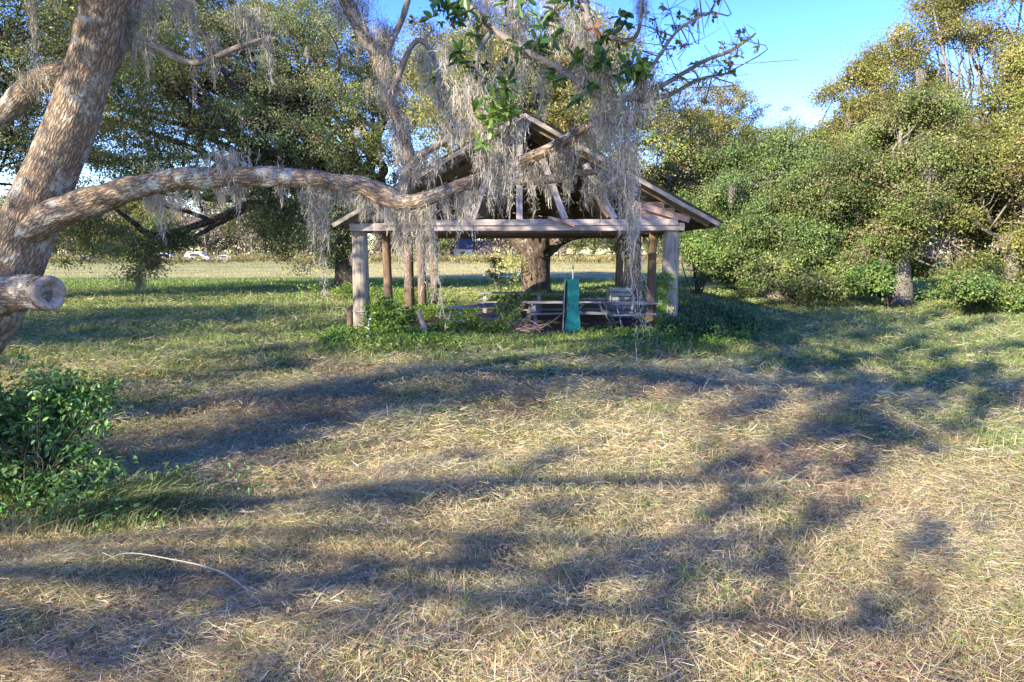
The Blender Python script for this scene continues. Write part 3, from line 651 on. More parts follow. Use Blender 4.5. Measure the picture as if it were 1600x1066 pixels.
def car(px, d, mat, lab, van=False, ln=4.4):
    x = gx(px, d); r = thing('parked_van' if van else 'parked_car', lab, 'van' if van else 'car', (x, d, 0), 'vehicles parked beyond the field'); h = ln / 2
    prof = [(-h, .4), (-h, .85), (-h * .82, 1.9), (h * .35, 1.98), (h * .62, 1.2), (h, 1.0), (h, .4)] if van else [(-h, .4), (-h, .9), (-h * .75, .98), (-h * .5, 1.42), (h * .15, 1.45), (h * .5, .98), (h, .85), (h, .4)]
    n = len(prof); V = [(x + a, d + s_ * .85 * (.86 if b > 1.1 else 1), b) for s_ in (-1, 1) for a, b in prof]
    q = [(i, (i + 1) % n, n + (i + 1) % n, n + i) for i in range(n)]; t = []
    for i in range(1, n - 1): t += [(0, i + 1, i), (n, n + i, n + i + 1)]
    mb = MB(); mb.add(V, q, t); mb.build('body', mat, r)
    gb = MB(); top = 1.75 if van else 1.36; lo_ = 1.2 if van else 1.02
    gb.add([(x - h * .5, d - .87, lo_), (x + h * .38, d - .87, lo_), (x + h * .16, d - .77, top), (x - h * .48, d - .77, top)], [(0, 1, 2, 3)]); gb.build('window', M_GLASS, r)
    for a in (-.62, .62):
        wb = MB(); tube(wb, [(x + a * h, d - .9, .34), (x + a * h, d - .68, .34)], .34, 14); wb.build('wheel', M_TYRE, r)
car(148, 138, M_BLUE, 'blue car beyond the field, partly behind the low oak leaves')
car(186, 139, M_BLUE, 'second blue car beyond the field, right beside the first')
car(268, 146, M_WHITE, 'small white van beyond the field, right of the blue cars', True)
car(317, 146, M_WHITE, 'long white van in the middle of the far field edge', True, 5.4)
car(360, 148, M_PALE, 'pale blue car beyond the field, rightmost of the parked vehicles')
# fence posts in the sunlit gap on the right
for px, d, lab in [(1091, 62, 'thin fence post nearest the pavilion in the sunlit gap'), (1123, 60, 'thin fence post in the middle of the sunlit gap'), (1140, 64, 'thin fence post farthest from the pavilion in the sunlit gap')]:
    x = gx(px, d); mb = MB(); tube(mb, [(x, d, -.2), (x + .02, d, .6), (x, d, 1.25)], .07, 8, .1); tag(mb.build('fence_post', M_POST, None, True, loc=(x, d, 0)), lab, 'fence post', 'fence posts in the gap')

# ------------------------------------------------------------------ pavilion
PD = 18.6                                    # front posts
AX = np.array([51 / F, 1, 0]); AX /= np.linalg.norm(AX); UX = np.array([AX[1], -AX[0], 0])
P0 = np.array([gx(567, PD), PD, 0]); WID = 8.3
def pv(u, w_, z): return P0 + UX * u + AX * w_ + np.array([0, 0, z])
pav = thing('picnic_pavilion', 'derelict open timber pavilion with a gabled metal roof on round posts', 'pavilion', pv(WID / 2, 0, 0))
rows = [0, 3.05, 6.1, 9.15, 12.3]
BZ = 2.87
for k, rw in enumerate(rows):
    for s_, u in ((0, 0), (1, WID)):
        rr = {0: .22, 1: .135}.get(k, .17); mb = MB()
        uu = u + (0 if k != 2 else .1 * (1 - 2 * s_)); n = 16
        A = np.array([pv(uu + .03 * R.normal() * (z < BZ - .2), rw, z) for z in np.linspace(-.3, BZ, n)])
        A[:, :2] = A[0, :2] * np.linspace(1, 0, n)[:, None] + A[-1, :2] * np.linspace(0, 1, n)[:, None]
        tube(mb, A, np.linspace(rr * 1.08, rr * .94, n), 20, .05, k + s_ * 7)
        o = mb.build('post', M_POST if k == 0 else M_POST_B, pav, True)  # rows behind the thin brown posts also brown, interior shade put into their colour
        if k == 1: o['label'] = 'thinner brown post'
for s_, u in ((-1, 0), (1, WID)):            # side beams on the posts
    mb = MB(); beam(mb, pv(u - .1, -.15, BZ + .13), pv(u - .1, 12.5, BZ + .13), .05, .26, warp=.01); beam(mb, pv(u + .1, -.15, BZ + .13), pv(u + .1, 12.5, BZ + .13), .05, .26, warp=.01)
    mb.build('side_beam', M_WOOD_D, pav)
# front tie beam: two lapped planks, worn
fy = -.29
for nm, a, b, z, hh, dy in (('tie_beam', -.2, WID + .28, BZ + .10, .2, 0), ('lapped_board', .75, WID + .1, BZ + .215, .155, -.05)):
    mb = MB(); beam(mb, pv(a, fy + dy, z), pv(b, fy + dy, z), .05, hh, warp=.012); mb.build(nm, M_WOOD, pav)
mb = MB(); beam(mb, pv(-.1, -.29 + .5, BZ + .05), pv(WID + .1, -.29 + .5, BZ + .05), .05, .2); mb.build('inner_tie_beam', M_WOOD_D, pav)
# roof geometry in the pavilion frame
RC = WID / 2 + .28; RHALF = 5.05; EZ = 2.94; AZ = 5.72
def roofz(u): return AZ - (AZ - EZ) * abs(u - RC) / RHALF
W0, W1 = -.75, 12.9
for s_ in (-1, 1):
    mb = MB(); nW = 150; nU = 6                   # corrugated sheet: ribs run down the slope
    ws = np.linspace(W0, W1, nW); us = np.linspace(0, RHALF, nU); sl = (AZ - EZ) / RHALF; nv = np.array([s_ * sl, 0, 1]); nv /= np.linalg.norm(nv)
    V = []; B = []
    for u in us:
        for k, w_ in enumerate(ws):
            z = roofz(RC + s_ * u) + .10 + .016 * (k % 4 in (0, 1)) + .02 * (vn(u * .9, w_ * .8, None, 14) - .5)
            V.append(pv(RC + s_ * u, w_, z)); B.append((w_, 0, u))
    V = np.array(V); i = np.arange(nU - 1)[:, None] * nW; j = np.arange(nW - 1)[None]
    q = np.stack([i + j, i + j + 1, i + nW + j + 1, i + nW + j], -1).reshape(-1, 4); m_ = len(V)
    mb.add(V, q, None, None, B); mb.add(V - np.array([0, 0, .006]), q[:, ::-1], None, None, B); mb.build('roof_sheet', M_ROOF, pav)
    mb = MB(); e0 = RC + s_ * RHALF                # barge rafters along the front edge, fascia along the eave
    def sl_(u, dz, w_): return pv(u, w_, roofz(u) + dz)
    beam(mb, sl_(e0 - s_ * .1, .0, W0 + .06), sl_(RC, .0, W0 + .06), .04, .11, warp=.01); mb.build('barge_board', M_POST, pav)
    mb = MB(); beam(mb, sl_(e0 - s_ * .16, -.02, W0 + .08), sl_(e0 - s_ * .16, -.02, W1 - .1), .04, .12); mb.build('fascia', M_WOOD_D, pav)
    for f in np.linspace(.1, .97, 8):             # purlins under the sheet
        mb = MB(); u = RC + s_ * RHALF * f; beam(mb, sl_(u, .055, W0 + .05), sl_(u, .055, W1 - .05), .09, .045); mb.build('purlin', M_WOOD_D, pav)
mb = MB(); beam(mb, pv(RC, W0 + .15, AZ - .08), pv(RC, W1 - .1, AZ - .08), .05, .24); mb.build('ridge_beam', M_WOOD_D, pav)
# trusses: rafters, webs
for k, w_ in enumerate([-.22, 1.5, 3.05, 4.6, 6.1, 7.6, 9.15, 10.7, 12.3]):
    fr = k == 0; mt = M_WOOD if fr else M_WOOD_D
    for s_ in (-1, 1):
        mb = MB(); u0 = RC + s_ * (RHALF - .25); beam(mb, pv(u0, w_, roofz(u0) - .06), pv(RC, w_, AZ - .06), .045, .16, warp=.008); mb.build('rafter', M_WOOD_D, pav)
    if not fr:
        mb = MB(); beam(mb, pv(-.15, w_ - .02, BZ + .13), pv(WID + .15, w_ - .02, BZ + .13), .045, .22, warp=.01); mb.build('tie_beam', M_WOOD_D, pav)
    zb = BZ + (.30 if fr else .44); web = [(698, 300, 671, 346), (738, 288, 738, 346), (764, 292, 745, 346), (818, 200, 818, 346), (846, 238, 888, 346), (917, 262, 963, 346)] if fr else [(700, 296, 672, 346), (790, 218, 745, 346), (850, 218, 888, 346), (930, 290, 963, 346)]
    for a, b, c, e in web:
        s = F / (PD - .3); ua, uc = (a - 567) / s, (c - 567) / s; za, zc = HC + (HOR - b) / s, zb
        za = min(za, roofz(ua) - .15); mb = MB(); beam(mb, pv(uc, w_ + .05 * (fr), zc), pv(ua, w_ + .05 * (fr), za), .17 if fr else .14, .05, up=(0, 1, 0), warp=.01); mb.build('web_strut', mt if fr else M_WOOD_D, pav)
for k in range(13):                           # boarded rear gable
    z = BZ + .5 + k * .19; hw = RHALF * (AZ - (z + .1)) / (AZ - EZ) - .1
    if hw > .2: mb = MB(); beam(mb, pv(RC - hw, 12.36, z), pv(RC + hw, 12.36, z), .025, .185, warp=.006); mb.build('gable_board', M_WOOD_D, pav)
# infill boards at the two low corners of the gable, and a loose board
for s_, (ua, ub) in ((-1, (.05, 1.6)), (1, (7.15, 8.75))):
    for k in range(3):
        z = BZ + .36 + k * .15; a, b = ua, ub
        if s_ < 0: a = RC - RHALF * (AZ - (z + .16)) / (AZ - EZ)
        else: b = RC + RHALF * (AZ - (z + .16)) / (AZ - EZ)
        if b - a < .25: continue
        mb = MB(); beam(mb, pv(a + .05, -.17, z), pv(b - .05, -.17, z), .025, .145, warp=.008); mb.build('infill_board', M_WOOD_P, pav)
mb = MB(); beam(mb, pv(7.5, -.30, BZ + .62), pv(8.7, -.32, BZ + .27), .03, .16); mb.build('loose_board', M_WOOD_P, pav)
mb = MB(); beam(mb, pv(5.05, -.42, BZ + .33), pv(5.75, -.5, BZ + .14), .03, .10); mb.build('broken_board', M_WOOD_P, pav)
# wire band round the left front post
mb = MB(); th = np.linspace(0, 2 * PI, 30); c = pv(0, 0, .72); tube(mb, np.stack([c[0] + .245 * np.cos(th), c[1] + .245 * np.sin(th), c[2] + .01 * np.sin(th * 2)], 1), .012, 6); mb.build('wire_band', M_PIPE, pav)

# ------------------------------------------------------------------ picnic tables
def picnic(px, d, rz, mat, lab, name='picnic_table', ln=1.85, dz=0., pipe=False, mat2=None):
    x = gx(px, d); r = thing(name, lab, 'picnic table', (x, d, dz), 'picnic tables under the pavilion'); r['_loc'] = [0, 0, 0]
    mat2 = mat2 or mat
    mb = MB()
    for k in range(5): box(mb, (.012 * R.normal(), -.3 + k * .15, .74 + .004 * R.normal()), (ln + .03 * R.normal(), .142, .038))
    mb.build('tabletop', mat, r)
    for s_ in (-1, 1):
        mb = MB()
        for k in (0, 1): box(mb, (.012 * R.normal(), s_ * (.62 + k * .14), .44), (ln, .132, .038))
        mb.build('bench', mat2, r)
        for e in (-1, 1):
            mb = MB(); xx = e * ln * .34
            if pipe: tube(mb, [(xx, s_ * .72, 0), (xx, s_ * .42, .36), (xx, -s_ * .12, .71)], .024, 8)
            else: beam(mb, (xx, s_ * .68, 0), (xx, s_ * .24, .72), .04, .12, up=(1, 0, 0))
            mb.build('leg', M_PIPE if pipe else mat, r)
    for e in (-1, 1):
        mb = MB(); xx = e * (ln * .34 + .045)
        if pipe: tube(mb, [(xx, -.74, .40), (xx, .74, .40)], .02, 8)
        else: beam(mb, (xx, -.76, .375), (xx, .76, .375), .04, .09)
        mb.build('bench_support', M_PIPE if pipe else mat, r)
        mb = MB(); xx = e * ln * .38; beam(mb, (xx, -.36, .70), (xx, .36, .70), .04, .07); mb.build('cleat', mat, r)
    r.rotation_euler = (0, 0, rz)
picnic(783, 26.3, math.radians(4), M_WOOD_T, 'grey table in the back row, its near end catching sunlight, left of the oak trunk')
picnic(868, 25.8, math.radians(-6), M_WOOD_T, 'grey table in the back row, partly hidden by the green cabinet')
picnic(748, 19.9, math.radians(28), M_WOOD_BL, 'flaking blue-grey table in front on the left, overgrown by weeds', ln=2.0)
picnic(862, 21.6, math.radians(8), M_WOOD_T, 'tilted pale table just left of the green cabinet', mat2=M_WOOD)
picnic(925, 22.4, math.radians(78), M_WOOD_T, 'grey table standing end-on right of the green cabinet')
picnic(993, 21.2, math.radians(6), M_WOOD_T, 'table on slanting pipe legs beside the right posts', pipe=True)
# slatted crate behind the pipe-legged table
cx, cyy = gx(967, 23.8), 23.8; r = thing('slatted_crate', 'tall grey slatted crate behind the pipe-legged table', 'crate', (cx, cyy, 0))
for (a, b, c, e) in ((-.4, -.4, .4, -.4), (-.4, .4, .4, .4), (-.4, -.4, -.4, .4), (.4, -.4, .4, .4)):
    mb = MB()
    for k in range(7): beam(mb, (cx + a, cyy + b, .12 + k * .15), (cx + c, cyy + e, .12 + k * .15), .02, .12, warp=.006)
    mb.build('side_panel', M_WOOD_T, r)
for a in (-.38, .38):
    for b in (-.425, .425): mb = MB(); beam(mb, (cx + a, cyy + b, 0), (cx + a, cyy + b, 1.12), .06, .03); mb.build('corner_batten', M_WOOD_T, r)
# green cabinet
cx, cyy = gx(893, 19.9), 19.9; r = thing('green_cabinet', 'narrow green painted metal post cabinet with a flared skirt', 'cabinet', (cx, cyy, 0)); rz = .16
def frus(mb, z0, z1, a0, a1, b0, b1):
    c, s_ = math.cos(rz), math.sin(rz); V = []
    for z, a, b in ((z0, a0, b0), (z1, a1, b1)):
        for u, v in ((-1, -1), (1, -1), (1, 1), (-1, 1)): V.append((cx + u * a * c - v * b * s_, cyy + u * a * s_ + v * b * c, z))
    mb.add(V, [(0, 1, 5, 4), (1, 2, 6, 5), (2, 3, 7, 6), (3, 0, 4, 7), (4, 5, 6, 7), (3, 2, 1, 0)], None, None, [(v[0], v[1], v[2]) for v in V])
mb = MB(); frus(mb, .80, 1.50, .17, .17, .17, .17); mb.build('upper_box', M_GREEN, r)
mb = MB(); frus(mb, -.05, .795, .235, .155, .235, .155); mb.build('skirt', M_GREEN, r)
mb = MB(); frus(mb, .80, .835, .185, .185, .185, .185); mb.build('ledge', M_GREEN, r)
mb = MB(); frus(mb, 1.50, 1.535, .18, .18, .18, .18); mb.build('lid', M_GREEN, r)
mb = MB(); tube(mb, [(cx + .02, cyy, 1.5), (cx + .02, cyy, 1.95)], .02, 8); mb.build('vent_pipe', M_PIPE, r)
mb = MB(); beam(mb, (cx - .26, cyy + .02, 0), (cx - .205, cyy + .02, 1.5), .3, .02, up=(1, 0, 0)); mb.build('side_board', M_WOOD_T, r)
# small standing things
x, d = gx(577, 18.1), 18.1; mb = MB(); tube(mb, spline(np.array([(x, d, -.2), (x, d, .3), (x, d, .50), (x + .05, d, .55), (x + .14, d, .55)]), 20), .022, 10)
tag(mb.build('standpipe', M_WHITE, None, True, loc=(x, d, 0)), 'short white water pipe with a bent top beside the left front post', 'pipe')
x, d = gx(548, 18.9), 18.9; mb = MB(); tube(mb, [(x, d, -.2), (x, d, .4), (x + .02, d, .85)], .1, 12, .1); tag(mb.build('stub_post', M_POST_B, None, True, loc=(x, d, 0)), 'short cut-off brown post just left of the left front post', 'post')
x, d = gx(663, 17.9), 17.9; mb = MB(); tube(mb, spline(np.array([(x + .1, d, -.2), (x + .02, d, .25), (x - .1, d, .62), (x - .16, d, .82)]), 16), np.linspace(.11, .03, 16), 10, .2, 4); tag(mb.build('stump', M_POST, None, True, loc=(x, d, 0)), 'splintered leaning grey stump in the weeds before the pavilion', 'stump')
# heap of dead branches
mb = MB(); c0 = np.array([gx(806, 18.7), 18.7, .1])
for k in range(70):
    a = R.random() * 2 * PI; p = c0 + R.normal(size=3) * [.5, .3, .12] + [0, 0, .12]; e = p + np.array([math.cos(a), math.sin(a), .35 * R.normal()]) * (.3 + .6 * R.random()); e[2] = max(e[2], .03)
    tube(mb, spline(np.array([p, (p + e) / 2 + .08 * R.normal(size=3), e]), 8), np.linspace(.014, .004, 8), 5, .1, k)
tag(mb.build('brush_heap', M_STALK_B, None, True, loc=c0), 'tangled heap of dead brown branches before the tables', 'brush heap')

# ------------------------------------------------------------------ weeds, shrubs
def weedy(mb, x, y, h, per, L, W, cols, spread=.13, shape='diamond', z0=None):
    n = len(x); k = np.repeat(np.arange(n), per); f = R.random(n * per) ** .7
    bz = H(x, y) if z0 is None else z0
    P = np.stack([x[k] + spread * R.normal(size=n * per) * (.4 + f), y[k] + spread * R.normal(size=n * per) * (.4 + f), bz[k] + h[k] * f], 1)
    N = np.array([0, 0, 1.]) + .7 * R.normal(size=(n * per, 3))
    leaves(mb, P, N, L * (.6 + .8 * R.random(n * per)), W * (.6 + .8 * R.random(n * per)), np.clip(palette(n, cols, None, .2)[k] * (1 + .2 * R.normal(size=(n * per, 1))), .006, 1), shape)
    if per >= 6:
        for i in range(0, n, 3): pass
mb = MB(); n = 1500; x = gx(505, 16.3) + R.random(n) * (gx(1135, 16.3) - gx(505, 16.3)); y = 15.6 + 2.3 * R.random(n) + .5 * (fbm(x * .7, x * 0, 140, 3) - .5)
h = (.07 + .27 * fbm(x * .9, y * .9, 141, 3)) * (.6 + .8 * R.random(n)) * sm(15.3, 16.4, y) * (1 - .3 * sm(-2.1, -1.4, x) * (1 - sm(2.2, 3, x)))
weedy(mb, x, y, h + .04, 46, .085, .05, LUSH, .12)
for px, d, hh, m, sp in [(605, 18.2, .8, 30, .26), (545, 18.3, .35, 16, .3), (520, 17.6, .35, 16, .35), (640, 17.8, .4, 20, .3), (700, 18.2, .55, 20, .3), (725, 18.9, .75, 12, .16), (765, 18.3, .5, 14, .2), (960, 17.8, .35, 26, .5), (1100, 17.4, .4, 26, .5), (1000, 17.3, .3, 20, .4), (615, 19.5, .9, 30, .4), (690, 24, .5, 40, .8), (850, 31, .6, 40, 1.5), (560, 33, .8, 50, 1.2), (640, 30, .7, 30, .8)]:
    cx, cyy = gx(px, d), d; xx = cx + sp * R.normal(size=m); yy = cyy + sp * .6 * R.normal(size=m)
    weedy(mb, xx, yy, hh * (.5 + .6 * R.random(m)), 60, .10, .06, LUSH, .13)
n = 9000; x = gx(500, 16.5) + R.random(n) * (gx(1140, 16.5) - gx(500, 16.5)); y = 15.3 + 2.6 * R.random(n)
blade_mesh(mb, np.stack([x, y, H(x, y)], 1), 2 * PI * R.random(n), .2 + .5 * R.random(n), .15 + .25 * R.random(n), .012 + 0 * x, palette(n, [(.14, .22, .04), (.20, .26, .07), (.35, .31, .14)]), .4 + 0 * x)
o = mb.build('weed_undergrowth', M_LEAF); o['kind'] = 'stuff'
for lab, px, d, rx, rz, cols in [('blue-green shrub against the right front post', 1100, 21., 1.1, .52, [(.13, .21, .09), (.18, .26, .095), (.10, .17, .075)]),
                                 ('low dark green shrub farther right of the pavilion, sloping down to the lawn', 1130, 19., 1.0, .42, [(.08, .145, .055), (.11, .18, .06)]),
                                 ('grass-tangled low shrub in front of the right front post', 1088, 17.3, .75, .35, [(.08, .15, .04), (.12, .19, .05)])]:
    x = gx(px, d); r = thing('shrub', lab, 'shrub', (x, d, 0), 'shrubs right of the pavilion'); sb = MB(); fb = MB()
    cl = crown_points([[x, d, rz * .9, rx, rx * .8, rz], [x - rx * .5, d, rz * .6, rx * .7, rx * .6, rz * .8]], 190, .3, .04, False)
    limbs(sb, np.array([x, d, .0]), cl[:24], .02, 5); sb.build('stems', M_BARK_G, r, True)
    foliage(fb, cl, 70, .24, .085, .045, cols); fb.build('foliage', M_LEAF, r)
# vine up the right front post
c0 = pv(WID, 0, 0); mb = MB(); n = 520; z = 1.75 * R.random(n) ** .8 + .05; a = -PI / 2 - .95 + .55 * R.normal(size=n) * (.5 + .5 * np.sin(z * 3) ** 2); rr = .26 + .06 * R.random(n)
P = np.stack([c0[0] + rr * np.cos(a), c0[1] + rr * np.sin(a), z], 1); N = np.stack([np.cos(a), np.sin(a), .4 + 0 * a], 1) + .5 * R.normal(size=(n, 3))
leaves(mb, P, N, .085, .065, palette(n, LUSH), 'diamond')
tag(mb.build('climbing_vine', M_LEAF, None, False, loc=c0), 'bright green vine climbing the right front post', 'vine')
# sapling before the tables
def sapling(px, d, h, lab, per=900, cols=LUSH):
    x = gx(px, d); r = thing('sapling', lab, 'sapling', (x, d, 0), 'saplings about the tables'); sb = MB(); fb = MB()
    tube(sb, spline(np.array([(x, d, -.1), (x + .03, d, h * .4), (x - .04, d, h * .8), (x + .05, d, h)]), 14), np.linspace(.022, .006, 14), 6)
    cl = np.stack([x + .22 * R.normal(size=26), d + .2 * R.normal(size=26), h * (.25 + .75 * R.random(26))], 1); limbs(sb, np.array([x, d, h * .3]), cl[:12], .008, 4)
    sb.build('stem', M_BARK_G, r, True); foliage(fb, cl, 28, .14, .10, .055, cols); fb.build('foliage', M_LEAF, r)
sapling(792, 19.2, 1.05, 'thin leafy sapling growing among the tables, right of the blue-grey table')
sapling(603, 18.4, 1.1, 'leafy sapling behind the white water pipe, right of the left front post')
sapling(775, 33, 2.0, 'tall dark sapling left of the forked trunk, behind the tables', cols=OAK_D)

# leafy shrub in the near left corner, with the tuft of long grass beside it
x, d = gx(55, 6.1), 6.1; r = thing('leafy_shrub', 'glossy green leafy shrub in the near left corner', 'shrub', (x, d, float(H(x, d)) - .03)); sb = MB(); fb = MB()
cl = crown_points([[x, d, .72, .62, .62, .62], [x - .55, d, .7, .7, .7, .62], [x + .28, d - .1, .5, .45, .5, .42], [x - .1, d, .26, .8, .6, .26], [x + .15, d - .1, .3, .55, .4, .32], [x - .45, d - .1, .35, .7, .4, .36], [x - .2, d + .1, 1.12, .3, .3, .22]], 520, .3, .03, False)
limbs(sb, np.array([x - .1, d, -.03]), cl[:12], .007, 5, .16, .05); 
SHC = [(.09, .19, .05), (.13, .24, .055), (.065, .145, .045), (.18, .29, .075)]
cl = cl + .07 * R.normal(size=cl.shape); cl = np.vstack([cl, np.array([x - .15, d + .05, .30]) + R.normal(size=(80, 3)) * [.42, .22, .13]]); cl[:, 2] = np.maximum(cl[:, 2], .05); sh = []
for a_, b_, c_ in ((.45, -.1, 1.05), (.6, -.2, .75), (-.1, 0, 1.4), (-.5, -.1, 1.38), (.75, -.2, .45), (.2, -.3, 1.2), (-.9, -.2, 1.3), (.5, .1, .95), (.05, 0, 1.3)):
    q0 = np.array([x - .1, d, .1]); q1 = np.array([x + a_, d + b_, c_]); tube(sb, spline(np.array([q0, q0 * .5 + q1 * .5 + [0, 0, .12], q1]), 10), np.linspace(.007, .002, 10), 5); sh += [q1 + R.normal(size=3) * .05 - (q1 - q0) * .18 * k_ for k_ in (0, .5, 1, 1.5)]
foliage(fb, np.array(sh), 12, .08, .06, .028, SHC, 'ovate', .25, .8)
foliage(fb, cl, 24, .15, .062, .03, SHC, 'ovate', .25, .8); k = cl[R.choice(420, 30)]
foliage(fb, k, 9, .06, .075, .035, [(.26, .32, .06), (.20, .29, .05)], 'ovate', .1, .8); fb.build('foliage', M_LEAF_G, r); sb.build('stems', M_BARK_D, r, True)
n = 2600; cx, cyy = gx(178, 5.95), 5.95; q_ = .6 + .9 * R.random(n); a = R.normal(size=n) * .24 * q_ - .05; b = R.normal(size=n) * .17 * q_; P = np.stack([cx + a, cyy + b, H(cx + a, cyy + b) - .02], 1); mb = MB()
blade_mesh(mb, P, .2 + .9 * R.normal(size=n), .35 + .35 * R.random(n), .25 + .32 * R.random(n), .006 + .004 * R.random(n), palette(n, [(.09, .16, .045), (.13, .20, .06), (.07, .12, .04), (.20, .23, .09), (.30, .27, .15)]), .6 + .5 * R.random(n))
tag(mb.build('grass_tuft', M_GRASS, None, False, loc=(cx, cyy, 0)), 'tuft of long bright green grass leaning away from the leafy shrub', 'grass tuft')

mb = MB(); m = 70; xx = gx(70, 5.9) + .75 * R.normal(size=m); yy = 6.1 + .3 * R.normal(size=m); weedy(mb, xx, yy, .12 + .3 * R.random(m), 26, .05, .026, SHC, .09, 'ovate')
m = 2600; xx = gx(100, 5.8) + .7 * R.normal(size=m); yy = 6.0 + .35 * R.normal(size=m)
blade_mesh(mb, np.stack([xx, yy, H(xx, yy) - .01], 1), 2 * PI * R.random(m), .15 + .5 * R.random(m), .10 + .25 * R.random(m), .005 + 0 * xx, palette(m, [(.11, .18, .05), (.16, .21, .07), (.30, .27, .15), (.22, .22, .10)]), .4 + .4 * R.random(m))
o = mb.build('shrub_weeds', M_LEAF); o['kind'] = 'stuff'
# ------------------------------------------------------------------ the near oak with the leaning trunk
nb = pt(-165, 690, 8.2); nb[2] = float(H(nb[0], nb[1])) - .1
oak = thing('leaning_oak', 'big live oak with a leaning furrowed trunk, cut limb stub and long mossy limb', 'tree', nb)
def pix(rows_, n):
    A = np.array([[*pt(a, b, c), r * c / F] for a, b, c, r in rows_]); return spline(A, n)
tb = MB(); A = pix([(-190, 730, 8.2, 100), (-135, 640, 8.2, 76), (-72, 550, 8.2, 60), (-16, 470, 8.2, 56), (25, 390, 8.2, 51), (66, 300, 8.15, 47), (106, 205, 8.05, 42), (140, 105, 7.95, 37), (163, 10, 7.85, 38), (190, -90, 7.75, 36), (200, -200, 7.6, 34), (170, -330, 7.4, 28)], 260)
tube(tb, A[:, :3], A[:, 3] * np.interp(np.linspace(0, 1, 260), [0, .25, .5, 1], [.95, .86, .82, .82]), 96, .09, 2.3, (9, 1.6))
tb.build('trunk', M_BARK, oak, True)
lb = MB(); A = pix([(28, 372, 8.1, 34), (85, 335, 8.0, 31), (150, 313, 7.9, 28), (250, 285, 7.7, 24), (350, 277, 7.5, 21), (450, 277, 7.3, 19), (545, 287, 7.1, 18), (600, 305, 7.0, 20), (640, 318, 6.9, 17), (690, 302, 6.75, 13.5), (747, 280, 6.6, 12), (822, 250, 6.4, 11.5), (871, 227, 6.3, 11), (912, 202, 6.2, 10), (941, 186, 6.1, 8), (975, 168, 6., 5)], 220)
tube(lb, A[:, :3], A[:, 3] * np.interp(np.linspace(0, 1, 220), [0, .3, .6, 1], [.72, .74, .78, .80]), 30, .16, 4.1, (5, 1.2)); LIMB = A
lb.build('long_limb', M_BARK, oak, True)
BR = {}
def branch(key, rows_, n=60, sides=9, mat=M_BARK_G, name='branch'):
    A = pix(rows_, n); mb = MB(); tube(mb, A[:, :3], A[:, 3], sides, .16, len(BR) * 1.7); BR[key] = A; return mb.build(name, mat, oak, True)
branch('low', [(745, 281, 6.6, 8), (800, 283, 6.5, 6), (859, 280, 6.4, 7), (912, 269, 6.3, 5), (954, 276, 6.2, 4), (985, 288, 6.15, 3), (1000, 300, 6.1, 2)])
branch('kink', [(628, 312, 6.95, 9), (636, 267, 7., 7), (657, 243, 7, 6), (698, 219, 7.05, 5), (735, 190, 7.1, 3)])
branch('rise', [(632, 306, 6.95, 9), (640, 240, 7.05, 7), (622, 190, 7.1, 7), (606, 140, 7.15, 8), (585, 85, 7.2, 9), (548, 15, 7.25, 11), (490, -110, 7.3, 18), (380, -230, 7.5, 22), (250, -300, 7.5, 28), (185, -280, 7.5, 30)], 110, 14, M_BARK)
branch('rise_fork', [(598, 115, 7.15, 5), (610, 70, 7.1, 5), (632, 20, 7.05, 4.5), (650, -60, 7, 6)])
branch('arm', [(610, 150, 7.1, 5), (645, 70, 7, 4), (670, 75, 7, 4), (690, 130, 6.9, 3), (715, 175, 6.8, 2)])
branch('over', [(520, -60, 7.25, 14), (600, -110, 6.7, 12), (690, -60, 6.0, 7), (740, 15, 5.6, 6), (800, 66, 5.4, 5.5), (880, 112, 5.3, 5), (950, 155, 5.3, 4.5), (1020, 140, 5.3, 4), (1100, 96, 5.3, 3.2), (1140, 80, 5.3, 2.5), (1176, 57, 5.3, 1.6)], 110)
branch('over2', [(950, 155, 5.3, 5), (1040, 150, 5.35, 3.5), (1090, 125, 5.4, 2.5), (1150, 112, 5.4, 1.4)])
branch('over3', [(690, -60, 6.0, 9), (800, -70, 5.6, 8), (890, -30, 5.4, 7), (925, 50, 5.3, 6), (950, 130, 5.3, 5), (962, 175, 5.3, 4), (985, 200, 5.3, 2)])
branch('over4', [(985, 155, 5.3, 4), (1025, 95, 5.25, 3), (1062, 45, 5.2, 2.2), (1112, 18, 5.2, 1.3)])
branch('over5', [(925, 50, 5.3, 4), (990, 60, 5.2, 3), (1005, -10, 5.2, 3), (1010, -60, 5.2, 4)])
branch('over6', [(770, 45, 5.5, 4), (745, 90, 5.4, 3), (755, 140, 5.4, 2), (770, 190, 5.4, 1.5)])
branch('back', [(190, 30, 8.6, 17), (165, 95, 8.7, 18), (120, 108, 8.8, 17), (60, 128, 8.8, 16), (0, 182, 8.8, 16), (-80, 230, 8.8, 13)], 80, 16, M_BARK)
branch('back_up', [(160, 60, 8.2, 15), (195, 40, 8.5, 14), (216, -30, 8.6, 14), (240, -160, 8.7, 12)], 40, 16, M_BARK)
branch('thin', [(230, 65, 8., 6), (300, 98, 7.9, 5), (370, 75, 7.8, 4), (410, 60, 7.7, 2)])
